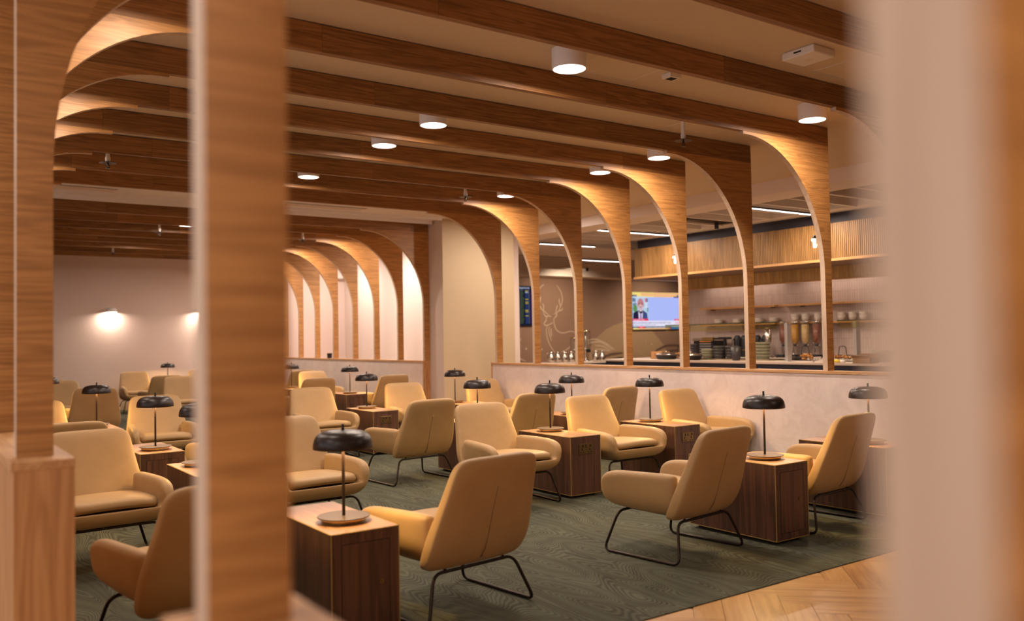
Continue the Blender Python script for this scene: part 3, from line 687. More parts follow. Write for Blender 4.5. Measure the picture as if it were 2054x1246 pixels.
chair(5.33,18.75,-1,'against the far wall, cut by the pale edge of the big post',0)
table(4.62,18.45,-1,'against the far wall under the farthest lamp','farthest, lighting the far wall',0,.1)
# wall lights on the far wall
wl=thing('wall_light','small white wall light washing the far wall at left','wall light',(3.61,19.65,2.055))
MB().lathe([(0,.085),(.09,.083),(.112,.065),(.118,.03),(.118,0),(.112,0),(.11,.05),(0,.06)],32).build('wall_light_shade',M['white'],wl,smooth=True,loc=(0,-.125,0))
MB().box(-.05,.05,-.02,0,.0,.07).build('bracket',M['white'],wl)
MB().lathe([(0,.02),(.105,.02)],24).build('diffuser',M['glow'],wl,loc=(0,-.125,0))
area('light',(0,-.125,.012),.17,9,WARM,parent=wl)
dup(wl,(5.44,19.65,2.055),label='wall light on the far wall cut by the pale edge of the big post')
sk=thing('wall_speaker','white box speaker high on the rear wall between rear arches','speaker',(8.68,19.55,2.98))
MB().box(-.12,.12,-.08,.098,-.11,.11).build('casing',M['whitep'],sk,bevel=.03)
cb=thing('cup','small black cup left on the rear low wall cap','cup',(7.15,16.55,CAPZ)); MB().lathe([(0,0),(.045,0),(.052,.10),(.046,.10),(.04,.01),(0,.01)],24).build('cup_body',M['blackp'],cb,smooth=True)
# ------------------------------------------------------------------ mural wall, screens
DEER = [[(15.27, 1.96), (15.39, 2.04), (15.53, 2.12), (15.6, 2.25), (15.67, 2.4), (15.67, 2.52), (15.63, 2.66), (15.54, 2.79), (15.47, 2.85)], [(15.6, 2.25), (15.56, 2.37), (15.56, 2.49)], [(15.53, 2.12), (15.65, 2.15), (15.67, 2.21)], [(15.42, 2.08), (15.46, 2.21), (15.49, 2.29)], [(15.16, 2.0), (15.06, 2.08), (14.94, 2.15), (14.87, 2.24), (14.83, 2.33), (14.82, 2.51), (14.84, 2.71), (14.91, 2.81), (15.02, 2.87)], [(14.85, 2.33), (14.87, 2.43), (14.89, 2.53)], [(14.98, 2.14), (14.99, 2.25), (14.95, 2.33)], [(14.98, 2.1), (15.02, 2.0), (15.09, 1.96), (15.13, 1.98), (15.27, 1.96)], [(15.27, 1.96), (15.42, 2.04), (15.46, 2.02), (15.43, 1.96), (15.35, 1.91)], [(15.13, 1.98), (15.07, 1.9), (15.07, 1.85), (15.0, 1.77), (15.02, 1.72), (15.1, 1.71), (15.23, 1.75), (15.3, 1.79)], [(15.35, 1.91), (15.35, 1.79), (15.41, 1.61), (15.51, 1.53), (15.62, 1.49), (15.78, 1.5), (15.94, 1.53), (16.07, 1.51), (16.21, 1.45)], [(15.11, 1.71), (15.07, 1.57), (15.09, 1.39), (15.14, 1.24), (15.21, 1.12), (15.32, 0.97), (15.39, 0.93)], [(15.18, 1.67), (15.16, 1.53), (15.2, 1.41), (15.24, 1.26)], [(15.25, 1.62), (15.24, 1.51), (15.27, 1.39)], [(15.6, 0.94), (15.76, 0.99), (15.93, 1.08)], [(13.99, 0.84), (14.04, 0.82), (14.33, 0.71)]]
WAVES = [[(16.59, 1.25), (16.84, 1.29), (17.07, 1.24), (17.34, 1.14), (17.66, 0.95)], [(16.61, 1.17), (16.89, 1.21), (17.2, 1.16), (17.57, 0.94)], [(16.88, 1.1), (17.2, 1.07), (17.48, 0.92)], [(16.88, 0.99), (17.2, 0.97), (17.41, 0.92)]]
HILLA = [(16.6, 0.52), (16.68, 1.03), (16.91, 1.3), (17.31, 1.57), (17.66, 1.7), (17.99, 1.78), (18.5, 1.81), (18.87, 1.74), (19.23, 1.52), (19.73, 1.05), (20.09, 0.4)]
HILLB = [(16.94, 0.5), (17.1, 0.71), (17.34, 0.86), (17.64, 0.94), (17.97, 0.95), (18.47, 0.88), (18.96, 0.65), (19.15, 0.43)]
DARKW = [[(19.27, 0.81), (19.42, 0.9), (19.56, 0.95), (19.75, 1.01), (19.95, 1.04), (20.36, 1.03), (20.84, 0.94)], [(19.75, 0.81), (19.94, 0.86), (20.36, 0.88)]]
DARKW2 = [[(17.19, 0.74), (17.52, 0.82), (17.97, 0.85)], [(17.33, 0.59), (17.63, 0.67), (17.96, 0.72)]]

YM=19.646
def ribbon(m,pts,wd,y=YM):
    P=[Vector((a,b)) for a,b in fillet2(pts)]
    n=len(P); A=[];B=[]
    for i in range(n):
        t=(P[min(i+1,n-1)]-P[max(i-1,0)]).normalized(); nn=Vector((-t.y,t.x))
        k=wd/2*(.35+.65*math.sin(PI*min(1,max(0,(i+.5)/n)))**.5)
        A.append((P[i]+nn*k)); B.append((P[i]-nn*k))
    f=[m.b.verts.new((p.x,y,p.y)) for p in A]; g=[m.b.verts.new((p.x,y,p.y)) for p in B]
    for i in range(n-1): m._f([f[i],f[i+1],g[i+1],g[i]])
def fillet2(pts):
    out=[]
    n=len(pts)
    for i in range(n-1):
        p0=pts[max(i-1,0)];p1=pts[i];p2=pts[i+1];p3=pts[min(i+2,n-1)]
        for k in range(5):
            t=k/5
            out.append(tuple(.5*((2*p1[j])+(-p0[j]+p2[j])*t+(2*p0[j]-5*p1[j]+4*p2[j]-p3[j])*t*t+(-p0[j]+3*p1[j]-3*p2[j]+p3[j])*t**3) for j in (0,1)))
    out.append(pts[-1]); return out
mu=thing('wall_mural_painting','painted mural of a line-drawn stag and rolling hills on the brown wall','mural',(15.3,19.65,1.9))
def ofs(o): o.location=(-15.3,-19.65,-1.9)
m=MB(); m._f([m.b.verts.new((x,19.648,z)) for x,z in HILLA]); ofs(m.build('pale_hill',M['muralhill'],mu))
m=MB(); m._f([m.b.verts.new((x,19.647,z)) for x,z in HILLB]); ofs(m.build('near_hill',M['muralhill2'],mu))
m=MB(); [ribbon(m,p,.030,19.6445) for p in DEER]; ofs(m.build('stag_outline',M['muralline'],mu))
m=MB(); [ribbon(m,p,.045,19.6445) for p in WAVES]; ofs(m.build('pale_waves',M['muralline'],mu))
m=MB(); [ribbon(m,p,.075,19.6445) for p in DARKW+DARKW2]; ofs(m.build('dark_waves',M['muraldark'],mu))
m=MB()
for x,z,r in [(14.16,1.32,.035),(14.35,1.06,.05),(14.9,1.03,.045),(18.95,1.20,.03),(19.2,1.10,.045),(18.0,1.5,.03)]:
    v=[(x+r*(1 if k%2==0 else .3)*math.cos(PI/4*k),19.6445,z+r*1.3*(1 if k%2==0 else .3)*math.sin(PI/4*k)) for k in range(8)]; m._f([m.b.verts.new(p) for p in v])
ofs(m.build('small_stars',M['muralline'],mu))
# television
tv=thing('television','wall-mounted television showing a news broadcast','television',(19.38,19.6,2.135))
TWd,THt=2.06,1.15
MB().box(-TWd/2-.015,TWd/2+.015,-.02,.045,-THt/2-.015,THt/2+.015).build('casing',M['blackp'],tv,bevel=.004)
cols=dict(orange=(0.90,0.50,0.22),yel=(0.95,0.72,0.22),blue=(0.42,0.50,0.95),sky=(0.45,0.62,0.80),white=(0.80,0.76,0.92),red=(0.85,0.03,0.10),dark=(0.02,0.03,0.06),lblue=(0.02,0.22,0.85),suit=(0.02,0.015,0.05),suit2=(0.05,0.08,0.22),skin=(0.52,0.22,0.22),beard=(0.62,0.50,0.55),tie=(0.25,0.12,0.42),shirt=(0.72,0.66,0.78),leaf=(0.12,0.30,0.10),pink=(0.9,0.45,0.35))
keys=list(cols); mats=[em('screen_'+k,cols[k],.80) for k in keys]
m=MB()
def q(u0,u1,v0,v1,c,d=0):
    m.mi=keys.index(c); x0,x1=-TWd/2+u0*TWd,-TWd/2+u1*TWd; z0,z1=THt/2-v1*THt,THt/2-v0*THt; y=-.0205-d*.0006
    m.quad([(x0,y,z0),(x1,y,z0),(x1,y,z1),(x0,y,z1)])
def ell(u,v,ru,rv,c,d,a0=0,a1=2*PI):
    m.mi=keys.index(c); y=-.0205-d*.0006
    m._f([m.b.verts.new((-TWd/2+(u+ru*math.cos(a0+(a1-a0)*k/28))*TWd,y,THt/2-(v+rv*math.sin(a0+(a1-a0)*k/28))*THt)) for k in range(28)])
q(0,.45,0,.13,'yel'); q(.45,1,0,.13,'orange'); q(.18,.45,.02,.10,'orange',1); q(0,1,.13,.77,'blue')
q(0,.325,.12,.715,'sky',1)
for a in (.14,.27,.40): q(0,.32,a,a+.015,'white',2)
for k,(a,b2) in enumerate([(.01,.15),(.04,.16),(.26,.16),(.29,.16),(.02,.29),(.055,.28),(.27,.29),(.30,.42)]): q(a,a+.022,b2,b2+.11,['dark','suit2','red','dark','dark','suit2','white','leaf'][k],2)
ell(.055,.44,.045,.10,'leaf',3)
m.mi=keys.index('suit'); y=-.0205-4*.0006
def poly(pts,c,d):
    m.mi=keys.index(c); yy=-.0205-d*.0006; m._f([m.b.verts.new((-TWd/2+u*TWd,yy,THt/2-v*THt)) for u,v in pts])
poly([(.01,.715),(.015,.56),(.07,.52),(.13,.48),(.20,.48),(.26,.53),(.30,.57),(.31,.715)],'suit',4)
poly([(.215,.715),(.225,.51),(.26,.53),(.30,.57),(.31,.715)],'suit2',5)
poly([(.115,.50),(.145,.57),(.20,.57),(.215,.50),(.20,.715),(.125,.715)],'shirt',6)
poly([(.155,.565),(.178,.565),(.183,.715),(.150,.715)],'tie',7)
ell(.165,.33,.066,.16,'skin',8); ell(.165,.43,.052,.095,'beard',9); ell(.163,.40,.024,.022,'skin',10); ell(.14,.31,.014,.012,'suit',10); ell(.19,.31,.014,.012,'suit',10); ell(.163,.432,.018,.006,'tie',11)
poly([(.158,.31),(.17,.31),(.176,.375),(.152,.375)],'pink',10)
q(0,.32,.715,.77,'red',11); q(.87,.995,.725,.77,'red',11); q(0,1,.77,.915,'white',11)
q(0,.09,.075,.12,'dark',11); q(.93,1,.06,.10,'dark',11); q(.865,1,.105,.135,'dark',11)
q(0,1,.915,.965,'sky',11); q(0,.80,.925,.96,'dark',12); q(.11,.24,.92,.965,'red',13); q(.8,1,.94,.96,'dark',12)
q(0,.78,.965,1,'orange',11); q(0,.12,.965,1,'yel',12); q(.76,.79,.965,1,'red',12); q(.79,1,.965,1,'lblue',12)
m.build('screen_image',mats,tv)
def tvt(s,u,v,size,c,sx=1,al='LEFT'): text(s,size,(-TWd/2+u*TWd,-.030,THt/2-v*THt),(PI/2,0,0),mats[keys.index(c)],tv,'caption',al,sx)
tvt('ISRAEL AND LEBANON AGREE TO HOLD MORE DIRECT TALKS',.004,.845,.062,'suit2',.93); tvt('Farid Sayigh    Senior Fellow, Carnegie Endowment for Int. Peace',.004,.895,.040,'suit2',.92)
tvt('CNN',.885,.86,.085,'red',.9); tvt('DEVELOPING STORY',.012,.759,.050,'white',1.0); tvt('LIVE',.905,.763,.042,'white',1.1); tvt('LONDON',.01,.112,.038,'white')
tvt('6:01 PM',.935,.092,.030,'white'); tvt('LIVE NEWS',.012,.957,.030,'white'); tvt('NEWS',.145,.960,.035,'white'); tvt('WORLD MARKETS   HEADLINES   WEATHER   UPDATE',.26,.957,.030,'white',1.15)
# departures board
db=thing('departures_screen','tall dark departures display listing flights','screen',(14.36,19.6,2.26))
MB().box(-.345,.345,-.02,.045,-.56,.56).build('casing',M['blackp'],db,bevel=.004)
sc=['bg','green','yellow','white','blue','purple','grey']; sm=[em('board_'+k,c,.8) for k,c in zip(sc,[(0.010,0.012,0.03),(0.10,0.13,0.02),(0.55,0.42,0.05),(0.6,0.6,0.8),(0.05,0.09,0.30),(0.05,0.01,0.10),(0.14,0.14,0.22)])]
m=MB(); rnd=random.Random(3)
def r(x0,x1,z0,z1,c,d=0): m.mi=sc.index(c); y=-.0205-d*.0008; m.quad([(x0,y,z0),(x1,y,z0),(x1,y,z1),(x0,y,z1)])
r(-.33,.33,-.545,.545,'bg')
for k in range(24):
    z=.40-k*.0385
    r(-.31,-.25,z,z+.016,'grey',1); r(-.235,-.235+rnd.uniform(.08,.14),z,z+.013,'green',1)
    c='white' if k==1 else 'yellow' if k in (0,6,8,9,14,15,18) else 'blue'
    r(-.06,.04,z,z+(.012 if c=='blue' else .02),c,1); r(.05,.09,z,z+.016,'grey',1)
    r(.12,.17,z-.004,z+.018,'purple',1); r(.18,.18+rnd.uniform(.03,.06),z,z+.018,'green',1); r(.25,.31,z,z+.016,'grey',1)
m.build('screen_rows',sm,db)
text('Departures',.085,(-.31,-.030,.475),(PI/2,0,0),sm[3],db,'heading'); text('Time  Destination        Gate  Status',.028,(-.31,-.030,.435),(PI/2,0,0),sm[6],db,'heading')
# ------------------------------------------------------------------ bar bulkhead
bk=thing('bar_bulkhead','slatted oak bulkhead above the bar under a dark blue band','bulkhead',(11.6,8,2.5))
MB().box(.022,.4,-6,4.3,0,.55).build('backing',M['slatback'],bk)
m=MB(); yy=-6.0
while yy<4.29: m.box(0,.026,yy,yy+.023,.006,.545); yy+=.033
m.build('slats',M['slat'],bk)
MB().box(.03,1.398,-6,4.31,-.03,0.0).build('underside_board',M['underside'],bk); MB().box(-.012,.03,-6,4.312,-.032,0.006).build('edge_board',M['oak_shelf'],bk)
MB().box(.10,.40,-6,4.3,.55,.80).build('dark_band',M['darkwall'],bk)
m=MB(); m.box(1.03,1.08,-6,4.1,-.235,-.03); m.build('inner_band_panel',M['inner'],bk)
m=MB(); yy=-6.0
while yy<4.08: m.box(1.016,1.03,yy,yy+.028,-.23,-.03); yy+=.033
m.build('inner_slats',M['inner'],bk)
MB().box(.99,1.09,-6,4.12,-.25,-.235).build('inner_edge_board',M['oak_shelf'],bk)
# ------------------------------------------------------------------ shelves and crockery
def shelf(y0,y1,z,lab):
    t=thing('wall_shelf',lab,'shelf',(13,(y0+y1)/2,z)); h=(y1-y0)/2; MB().box(-.25,-.001,-h,h,-.035,0).build('board',M['oak_shelf'],t,bevel=.002)
    m=MB(); [m.box(-.12,-.004,s*h*.8-.01,s*h*.8+.01,-.05,-.035) for s in (-1,1)]; m.build('bracket',M['black'],t); return t
shelf(9.94,11.72,1.89,'upper oak shelf on the tiled wall, left one, empty'); shelf(9.94,11.72,1.575,'lower oak shelf on the tiled wall, left one, with low bowls')
shelf(6.2,9.86,1.89,'upper oak shelf on the tiled wall, right one'); shelf(6.2,9.86,1.575,'lower oak shelf on the tiled wall, right one, with white cups')
def bowlmesh(r,h,foot=.5): return [(0,.004),(r*foot,.0),(r*foot*1.02,.005),(r*.84,h*.28),(r*.97,h*.6),(r,h),(r*.96,h),(r*.92,h*.6),(r*.78,h*.34),(r*foot*.9,.012),(0,.012)]
def bowl_proto(name,r,h,mat,cat,label,foot=.5):
    o=MB().lathe(bowlmesh(r,h,foot),24).build(name,mat,smooth='all'); tag(o,label,cat); return o
def stack(proto,x,y,z,n,dz,label,group):
    for k in range(n):
        o=proto if not proto.get('placed') else proto.copy()
        if o is not proto: COL.objects.link(o)
        if 'placed' not in proto: proto['placed']=1
        o.location=(x,y,z+k*dz); o.rotation_euler=(0,0,k); o['label']=label; o['group']=group
        protos.add(o)
protos=set()
B1=bowl_proto('bowl',.085,.055,M['ceramic_w'],'bowl','x')
for y,lab in [(11.34,'first pair from the left'),(10.89,'second pair from the left'),(10.39,'third pair, beside the arch post'),(10.05,'rightmost pair of the left shelf')]:
    stack(B1,12.87,y,1.575,2,.035,'shallow white bowl on the lower left shelf, '+lab,'shallow bowls on the lower left shelf')
B2=bowl_proto('cup',.069,.095,M['ceramic_w'],'cup','x',.45)
for y,n,lab in [(9.60,2,'leftmost stack'),(9.38,2,'second stack'),(9.13,2,'third stack, beside the arch post'),(8.67,2,'fourth stack'),(8.47,2,'fifth stack'),(8.27,2,'rightmost stack in view')]:
    stack(B2,12.87,y,1.575,n,.045,'round white handleless cup on the lower right shelf, '+lab,'white cups on the lower right shelf')
# ------------------------------------------------------------------ counters
def counter(name,lab,x0,x1,y0,y1,z,front='navy'):
    t=thing(name,lab,'counter',((x0+x1)/2,(y0+y1)/2,0)); hx,hy=(x1-x0)/2,(y1-y0)/2
    MB().box(-hx+.02,hx-.02,-hy+.02,hy-.02,-.006,z-.035).build('body',M[front],t)
    MB().box(-hx,hx,-hy,hy,z-.035,z).build('worktop',M['counter'],t,bevel=.003); 
    MB().box(-hx+.016,-hx+.02,-hy+.02,hy-.02,.10,.11).build('kick_line',M['brassline'],t); return t
CZ=.957
counter('buffet_counter','navy-fronted buffet counter with pale worktop behind the arches',10.7,11.9,5.2,12.2,CZ)
counter('back_counter','navy back counter along the tiled wall with cereal dispensers',12.38,12.998,5.2,12.2,CZ)
counter('drinks_counter','small drinks counter with steel jugs left of the television',9.25,10.66,12.62,13.15,CZ-.052,'navy')
ts=thing('serving_tray','long low steel tray under the bowl stacks on the buffet','tray',(11.33,9.6,CZ)); MB().box(-.20,.20,-.78,.80,0,.018).build('tray_body',M['steel'],ts,bevel=.004)
BG=bowl_proto('bowl',.122,.072,M['ceramic_g'],'bowl','x',.78); stack(BG,11.3,10.20,CZ+.018,3,.042,'wide grey-green bowl in the low stack on the buffet','low grey-green bowl stack on the buffet')
BD=bowl_proto('bowl',.113,.066,M['ceramic_d'],'bowl','x',.82); stack(BD,11.3,9.945,CZ+.018,4,.048,'dark grey bowl in the left dark stack on the buffet','left dark bowl stack'); stack(BD,11.3,9.68,CZ+.018,4,.048,'dark grey bowl in the right dark stack on the buffet','right dark bowl stack')
BP=bowl_proto('bowl',.125,.068,M['ceramic_g'],'bowl','x',.82); stack(BP,11.3,9.06,CZ+.018,5,.050,'wide grey-green bowl in the tallest stack, right of an arch post','tallest grey-green bowl stack')
stack(BD,11.68,10.98,CZ+.0,5,.048,'dark bowl in the far stack behind the oval black pan','far dark bowl stack')
o=MB().lathe([(0,0),(.055,0),(.065,.02),(.080,.22),(.075,.22),(.06,.02),(0,.02)],28).build('pot',M['ceramic_d'],smooth='all'); o.location=(10.98,9.33,CZ); tag(o,'tall dark pot on the buffet just left of the second arch post','pot')
def chafing(x,y,lab):
    t=thing('casserole_dish',lab,'dish',(x,y,CZ)); 
    MB().loft([sup(a*1.5,a,0,0,z,32,2.6) for a,z in [(.10,0),(.125,.01),(.14,.075),(.145,.08)]]).build('pan',M['blackp'],t,smooth='all')
    MB().loft([sup(a*1.5,a,0,0,z,32,2.4) for a,z in [(.146,.080),(.14,.09),(.10,.105),(.03,.115)]]).build('lid',M['steel'],t,smooth='all')
    MB().lathe([(0,.11),(.012,.112),(.010,.125),(.024,.135),(.022,.145),(0,.147)],16).build('lid_knob',M['steel'],t,smooth='all'); t.rotation_euler=(0,0,PI/2); return t
chafing(11.06,10.96,'black oval casserole dish with steel lid beside the wooden crate'); chafing(10.94,10.27,'black oval casserole dish with steel lid before the dark bowl stacks')
cr=thing('wooden_crate','small wooden crate on the buffet below the television','crate',(11.3,11.35,CZ)); m=MB(); m.box(-.10,.10,-.15,-.138,0,.13); m.box(-.10,.10,.138,.15,0,.13); m.box(-.10,-.09,-.15,.15,0,.13); m.box(.09,.10,-.15,.15,0,.13); m.box(-.10,.10,-.15,.15,0,.01); m.build('boards',M['oak_v'],cr,bevel=.002); MB().box(-.103,-.1,-.03,.03,.06,.085).build('hand_slot',M['cut'],cr)
def basket(x,y,lab,fill):
    t=thing('wire_basket',lab,'basket',(x,y,CZ)); m=MB()
    for z in (.005,.05,.09): m.tube(fillet([(-.10,-.16,z),(.10,-.16,z),(.10,.16,z),(-.10,.16,z)],.03,3),.0035,closed=True,seg=6)
    for k in range(-3,4): m.tube([(-.10,k*.05,.09),(-.10,k*.05,.005),(.10,k*.05,.005),(.10,k*.05,.09)],.0025,seg=5)
    m.build('wires',M['black'],t); m=MB(); m.tube(fillet([(0,-.07,.09),(0,-.05,.22),(0,.05,.22),(0,.07,.09)],.02,3,False),.006,seg=6); m.build('handle',M['black'],t)
    m=MB()
    for k in range(14):
        cx,cy,cz=rnd.uniform(-.07,.07),rnd.uniform(-.12,.12),rnd.uniform(.03,.09); m.loft([[(cx+rr*math.cos(a)*1.6,cy+rr*math.sin(a),cz+zz) for a in [2*PI*i/10 for i in range(10)]] for rr,zz in [(.008,-.018),(.022,-.008),(.024,.004),(.010,.018)]])
    o=m.build('food_pieces',fill,t,smooth='all'); o['kind']='stuff'; return t
basket(11.45,11.0,'black wire basket behind the casserole beside the crate',M['pastry']); basket(11.4,8.33,'black wire basket on the buffet before the cereal dispensers',M['pastry']); basket(11.3,7.62,'black wire basket of golden pastries right of the nearest arch post',M['pastry'])
# sneeze guards
def guard(y0,y1,lab):
    t=thing('sneeze_guard',lab,'glass screen',(10.95,(y0+y1)/2,CZ)); h=(y1-y0)/2
    MB().box(-.10,.25,-h,h,.585,.595).build('glass_shelf',M['glassg'],t); MB().box(-.112,-.102,-h,h,.49,.59).build('glass_front',M['glassg'],t)
    MB().box(-.116,-.101,-h,h,.588,.600).build('glass_edge',M['glassedge'],t); MB().box(-.113,-.101,-h,h,.483,.489).build('bottom_rail',M['brass'],t); [MB().cyl((.20,yy,0),.013,0,.585,14).build('support_rod',M['steel'],t,smooth=True) for yy in (-h+.06,(.90 if h>1 else h-.06))]; return t
g1=guard(8.42,10.75,'greenish glass sneeze guard over the bowl stacks'); g2=guard(6.2,7.38,'glass sneeze guard near the blurred pale post')
def gpost(y,lab):
    t=thing('steel_post',lab,'post',(10.93,y,CZ)); MB().box(-.05,.05,-.025,.025,.006,.575).build('upright',M['steelb'],t,bevel=.003); MB().box(-.07,.07,-.045,.045,0,.006).build('foot_plate',M['steelb'],t)
gpost(8.29,'brushed steel post of the buffet between two arch posts'); gpost(7.14,'brushed steel post of the buffet near the blurred pale post')
# cereal dispensers
def cereal(y,fill,lab):
    t=thing('cereal_dispenser',lab,'cereal dispenser',(12.7,y,CZ))
    MB().box(-.13,.13,-.08,.08,0,.05).build('base_tray',M['blackp'],t,bevel=.004)
    MB().lathe([(.072,.60),(.072,.34),(.066,.30),(.04,.245),(.036,.235)],28).build('clear_tube',M['glass'],t,smooth='all')
    MB().lathe([(0,.238),(.034,.238),(.038,.248),(.063,.302),(.068,.34),(.068,.57),(0,.575)],28).build('cereal_fill',fill,t,smooth='all')
    MB().lathe([(0,.195),(.032,.195),(.036,.235),(0,.235)],20).build('outlet',M['blackp'],t,smooth='all')
    MB().lathe([(0,.60),(.078,.60),(.078,.615),(.03,.625),(.008,.632),(.008,.645),(.014,.655),(0,.662)],24).build('lid',M['steel'],t,smooth='all')
    m=MB(); m.tube([(.06,.085,.05),(.06,.085,.45)],.009); m.tube([(.06,.085,.26),(-.02,.05,.25)],.007); m.lathe([(0,.05),(.03,.05),(.028,.058),(0,.06)],16,(.06,.085,0)); m.build('stand',M['steel'],t,smooth='all')
    m=MB(); m.tube([(-.02,-.075,.215),(-.02,-.04,.215)],.014); m.build('turn_knob',M['steel'],t,smooth='all')
cereal(9.72,M['choco'],'cereal dispenser with chocolate cereal, half behind the steel post'); cereal(9.48,M['flakes'],'cereal dispenser of orange corn flakes right of the steel post'); cereal(9.27,M['oats'],'cereal dispenser of pale oat cereal, middle of the three clear ones'); cereal(9.045,M['choco'],'cereal dispenser of reddish chocolate cereal beside the nearest arch post')
# machines on the back counter
to=thing('toaster_oven','stainless and black toaster oven on the back counter','toaster oven',(12.66,11.38,CZ))
MB().box(-.2,.2,-.24,.24,.03,.30).build('housing',M['blackp'],to,bevel=.01); MB().box(-.22,.2,-.25,.25,.30,.36).build('steel_hood',M['steel'],to,bevel=.008)
m=MB(); [m.box(-.206,-.2,-.2,.08,.06+k*.045,.075+k*.045) for k in range(5)]; m.build('grille',M['steelb'],to); MB().box(-.207,-.2,-.2,.08,.285,.292).build('heating_bar',plain('glowing_element',(.5,.1,.02),.5,emit=(1,.25,.03),es=.6),to)
m=MB(); [m.box(-.18+a,-.15+a,b2,b2+.03,0,.03) for a in (0,.3) for b2 in (-.22,.19)]; m.build('feet',M['blackp'],to); MB().box(-.24,-.2,-.28,-.02,.31,.37).build('front_plate',M['brass'],to)
st=thing('tool_stand','dark T-shaped stand right of the toaster oven','stand',(12.62,10.98,CZ)); m=MB(); m.box(-.02,.02,-.02,.02,.02,.33); m.box(-.03,.03,-.14,.14,.33,.37); m.box(-.06,.06,-.08,.08,0,.02); m.build('stand_body',M['blackp'],st,bevel=.003)
def kettle(y,lab):
    t=thing('coffee_flask',lab,'flask',(12.66,y,CZ)); MB().lathe([(0,0),(.068,0),(.07,.02),(.07,.30),(.066,.35),(.05,.385),(.02,.40),(0,.402)],24).build('flask_body',M['blackp'],t,smooth='all')
    m=MB(); m.tube([(-.06,.02,.33),(-.11,.03,.31),(-.11,.03,.15),(-.068,.02,.12)],.008); m.build('flask_handle',M['blackp'],t,smooth='all'); MB().lathe([(0,.12),(.0705,.12),(.0705,.14),(0,.14)],24).build('band',M['antique'],t)
kettle(10.72,'black coffee flask behind the guard, leftmost of four'); kettle(10.56,'black coffee flask partly behind an arch post, second of four'); kettle(10.26,'black coffee flask right of the arch post, third of four'); kettle(10.08,'black coffee flask beside the chrome dispenser, fourth of four')
hg=thing('chrome_dispenser','tall chrome milk dispenser with ball neck','dispenser',(12.50,9.90,CZ)); MB().lathe([(0,0),(.09,0),(.09,.012),(.05,.03),(.03,.07),(.022,.14),(.02,.17),(.035,.19),(.035,.21),(.02,.225),(.052,.26),(.058,.30),(.06,.50),(0,.505)],28).build('column',M['steel'],hg,smooth='all'); MB().lathe([(0,.505),(.064,.505),(.064,.52),(0,.525)],28).build('cap',M['brass'],hg,smooth='all')
bx=thing('glass_tray','green-edged glass tray with dark napkins beside the steel post','tray',(11.5,8.66,CZ)); MB().box(-.12,.12,-.15,.15,0,.012).build('tray_base',M['glassedge'],bx,bevel=.003); MB().box(-.09,.09,-.12,.06,.012,.055).build('napkins',M['ceramic_d'],bx,bevel=.01)
cbx=thing('cardboard_box','open brown cardboard box at the right end of the buffet','box',(10.80,6.93,CZ)); m=MB(); m.box(-.10,.10,-.13,-.126,0,.07); m.box(-.10,.10,.126,.13,0,.07); m.box(-.10,-.096,-.13,.13,0,.07); m.box(.096,.10,-.13,.13,0,.07); m.box(-.1,.1,-.13,.13,0,.004); m.build('box_sides',M['card'],cbx); m=MB(); m.prism([(-.10,.07),(-.16,.11),(-.158,.113),(-.098,.073)],-.13,.13); m.build('flap',M['card'],cbx); MB().prism([(.10,.07),(.06,.13),(.063,.132),(.103,.072)],-.13,.13).build('flap',M['card'],cbx)
gb=MB().lathe(bowlmesh(.17,.16,.6),32).build('mixing_bowl',M['ceramic_g'],smooth='all'); gb.location=(11.35,7.0,CZ); tag(gb,'large pale grey-green bowl, blurred, beside the pale post','bowl')
bt=thing('squeeze_tube','yellow and white tube lying on the buffet','tube',(10.80,7.40,CZ+.022)); m=MB(); m.tube([(0,-.08,0),(0,.06,0)],.022,seg=12); m.build('tube_body',M['yellow'],bt,smooth='all'); m=MB(); m.tube([(0,-.15,0),(0,-.08,0)],.019,seg=12); m.build('tube_cap',M['whitep'],bt,smooth='all')
tp=thing('tap','curved steel tap at the near edge of the buffet','tap',(10.74,7.72,CZ)); m=MB(); m.tube(fillet([(0,0,0),(0,0,.07),(0,-.12,.08),(0,-.14,.05)],.05,5,False),.009); m.build('spout',M['steel'],tp,smooth='all'); MB().lathe([(0,0),(.02,0),(.018,.012),(0,.014)],16).build('tap_base',M['steel'],tp,smooth='all')
# drinks counter: jugs and juice dispensers
def jug_proto():
    t=thing('steel_jug','x','jug',(9.56,12.8,CZ-.052)); MB().lathe([(0,0),(.052,0),(.062,.02),(.066,.07),(.056,.125),(.036,.155),(.034,.17),(.044,.185),(.040,.195),(.012,.202),(.010,.215),(0,.22)],28).build('jug_body',M['steel'],t,smooth='all')
    m=MB(); m.tube(fillet([(-.036,0,.18),(-.10,0,.18),(-.095,0,.06),(-.062,0,.05)],.03,4,False),.006); m.build('jug_handle',M['steel'],t,smooth='all')
    m=MB(); m.tube([(.03,0,.165),(.06,0,.185)],.012); m.build('jug_spout',M['steel'],t,smooth='all'); return t
jg=jug_proto(); JY=12.85; 
for k,(x,lab) in enumerate([(9.96,'leftmost, with a thin curved handle'),(10.12,'second from left'),(10.28,'third from left'),(10.44,'fourth from left'),(10.50,'right of the arch post, left one'),(10.60,'right of the arch post, right one')]):
    if k>=4: x={4:10.96,5:11.12}[k]
    l='polished steel coffee jug on the drinks counter, '+lab
    if k==0: jg.location=(x,JY,CZ-.052); jg['label']=l
    else: dup(jg,(x,JY+(-.11 if k>=4 else 0),CZ-.052),rz=-1.9+.1*k,label=l)
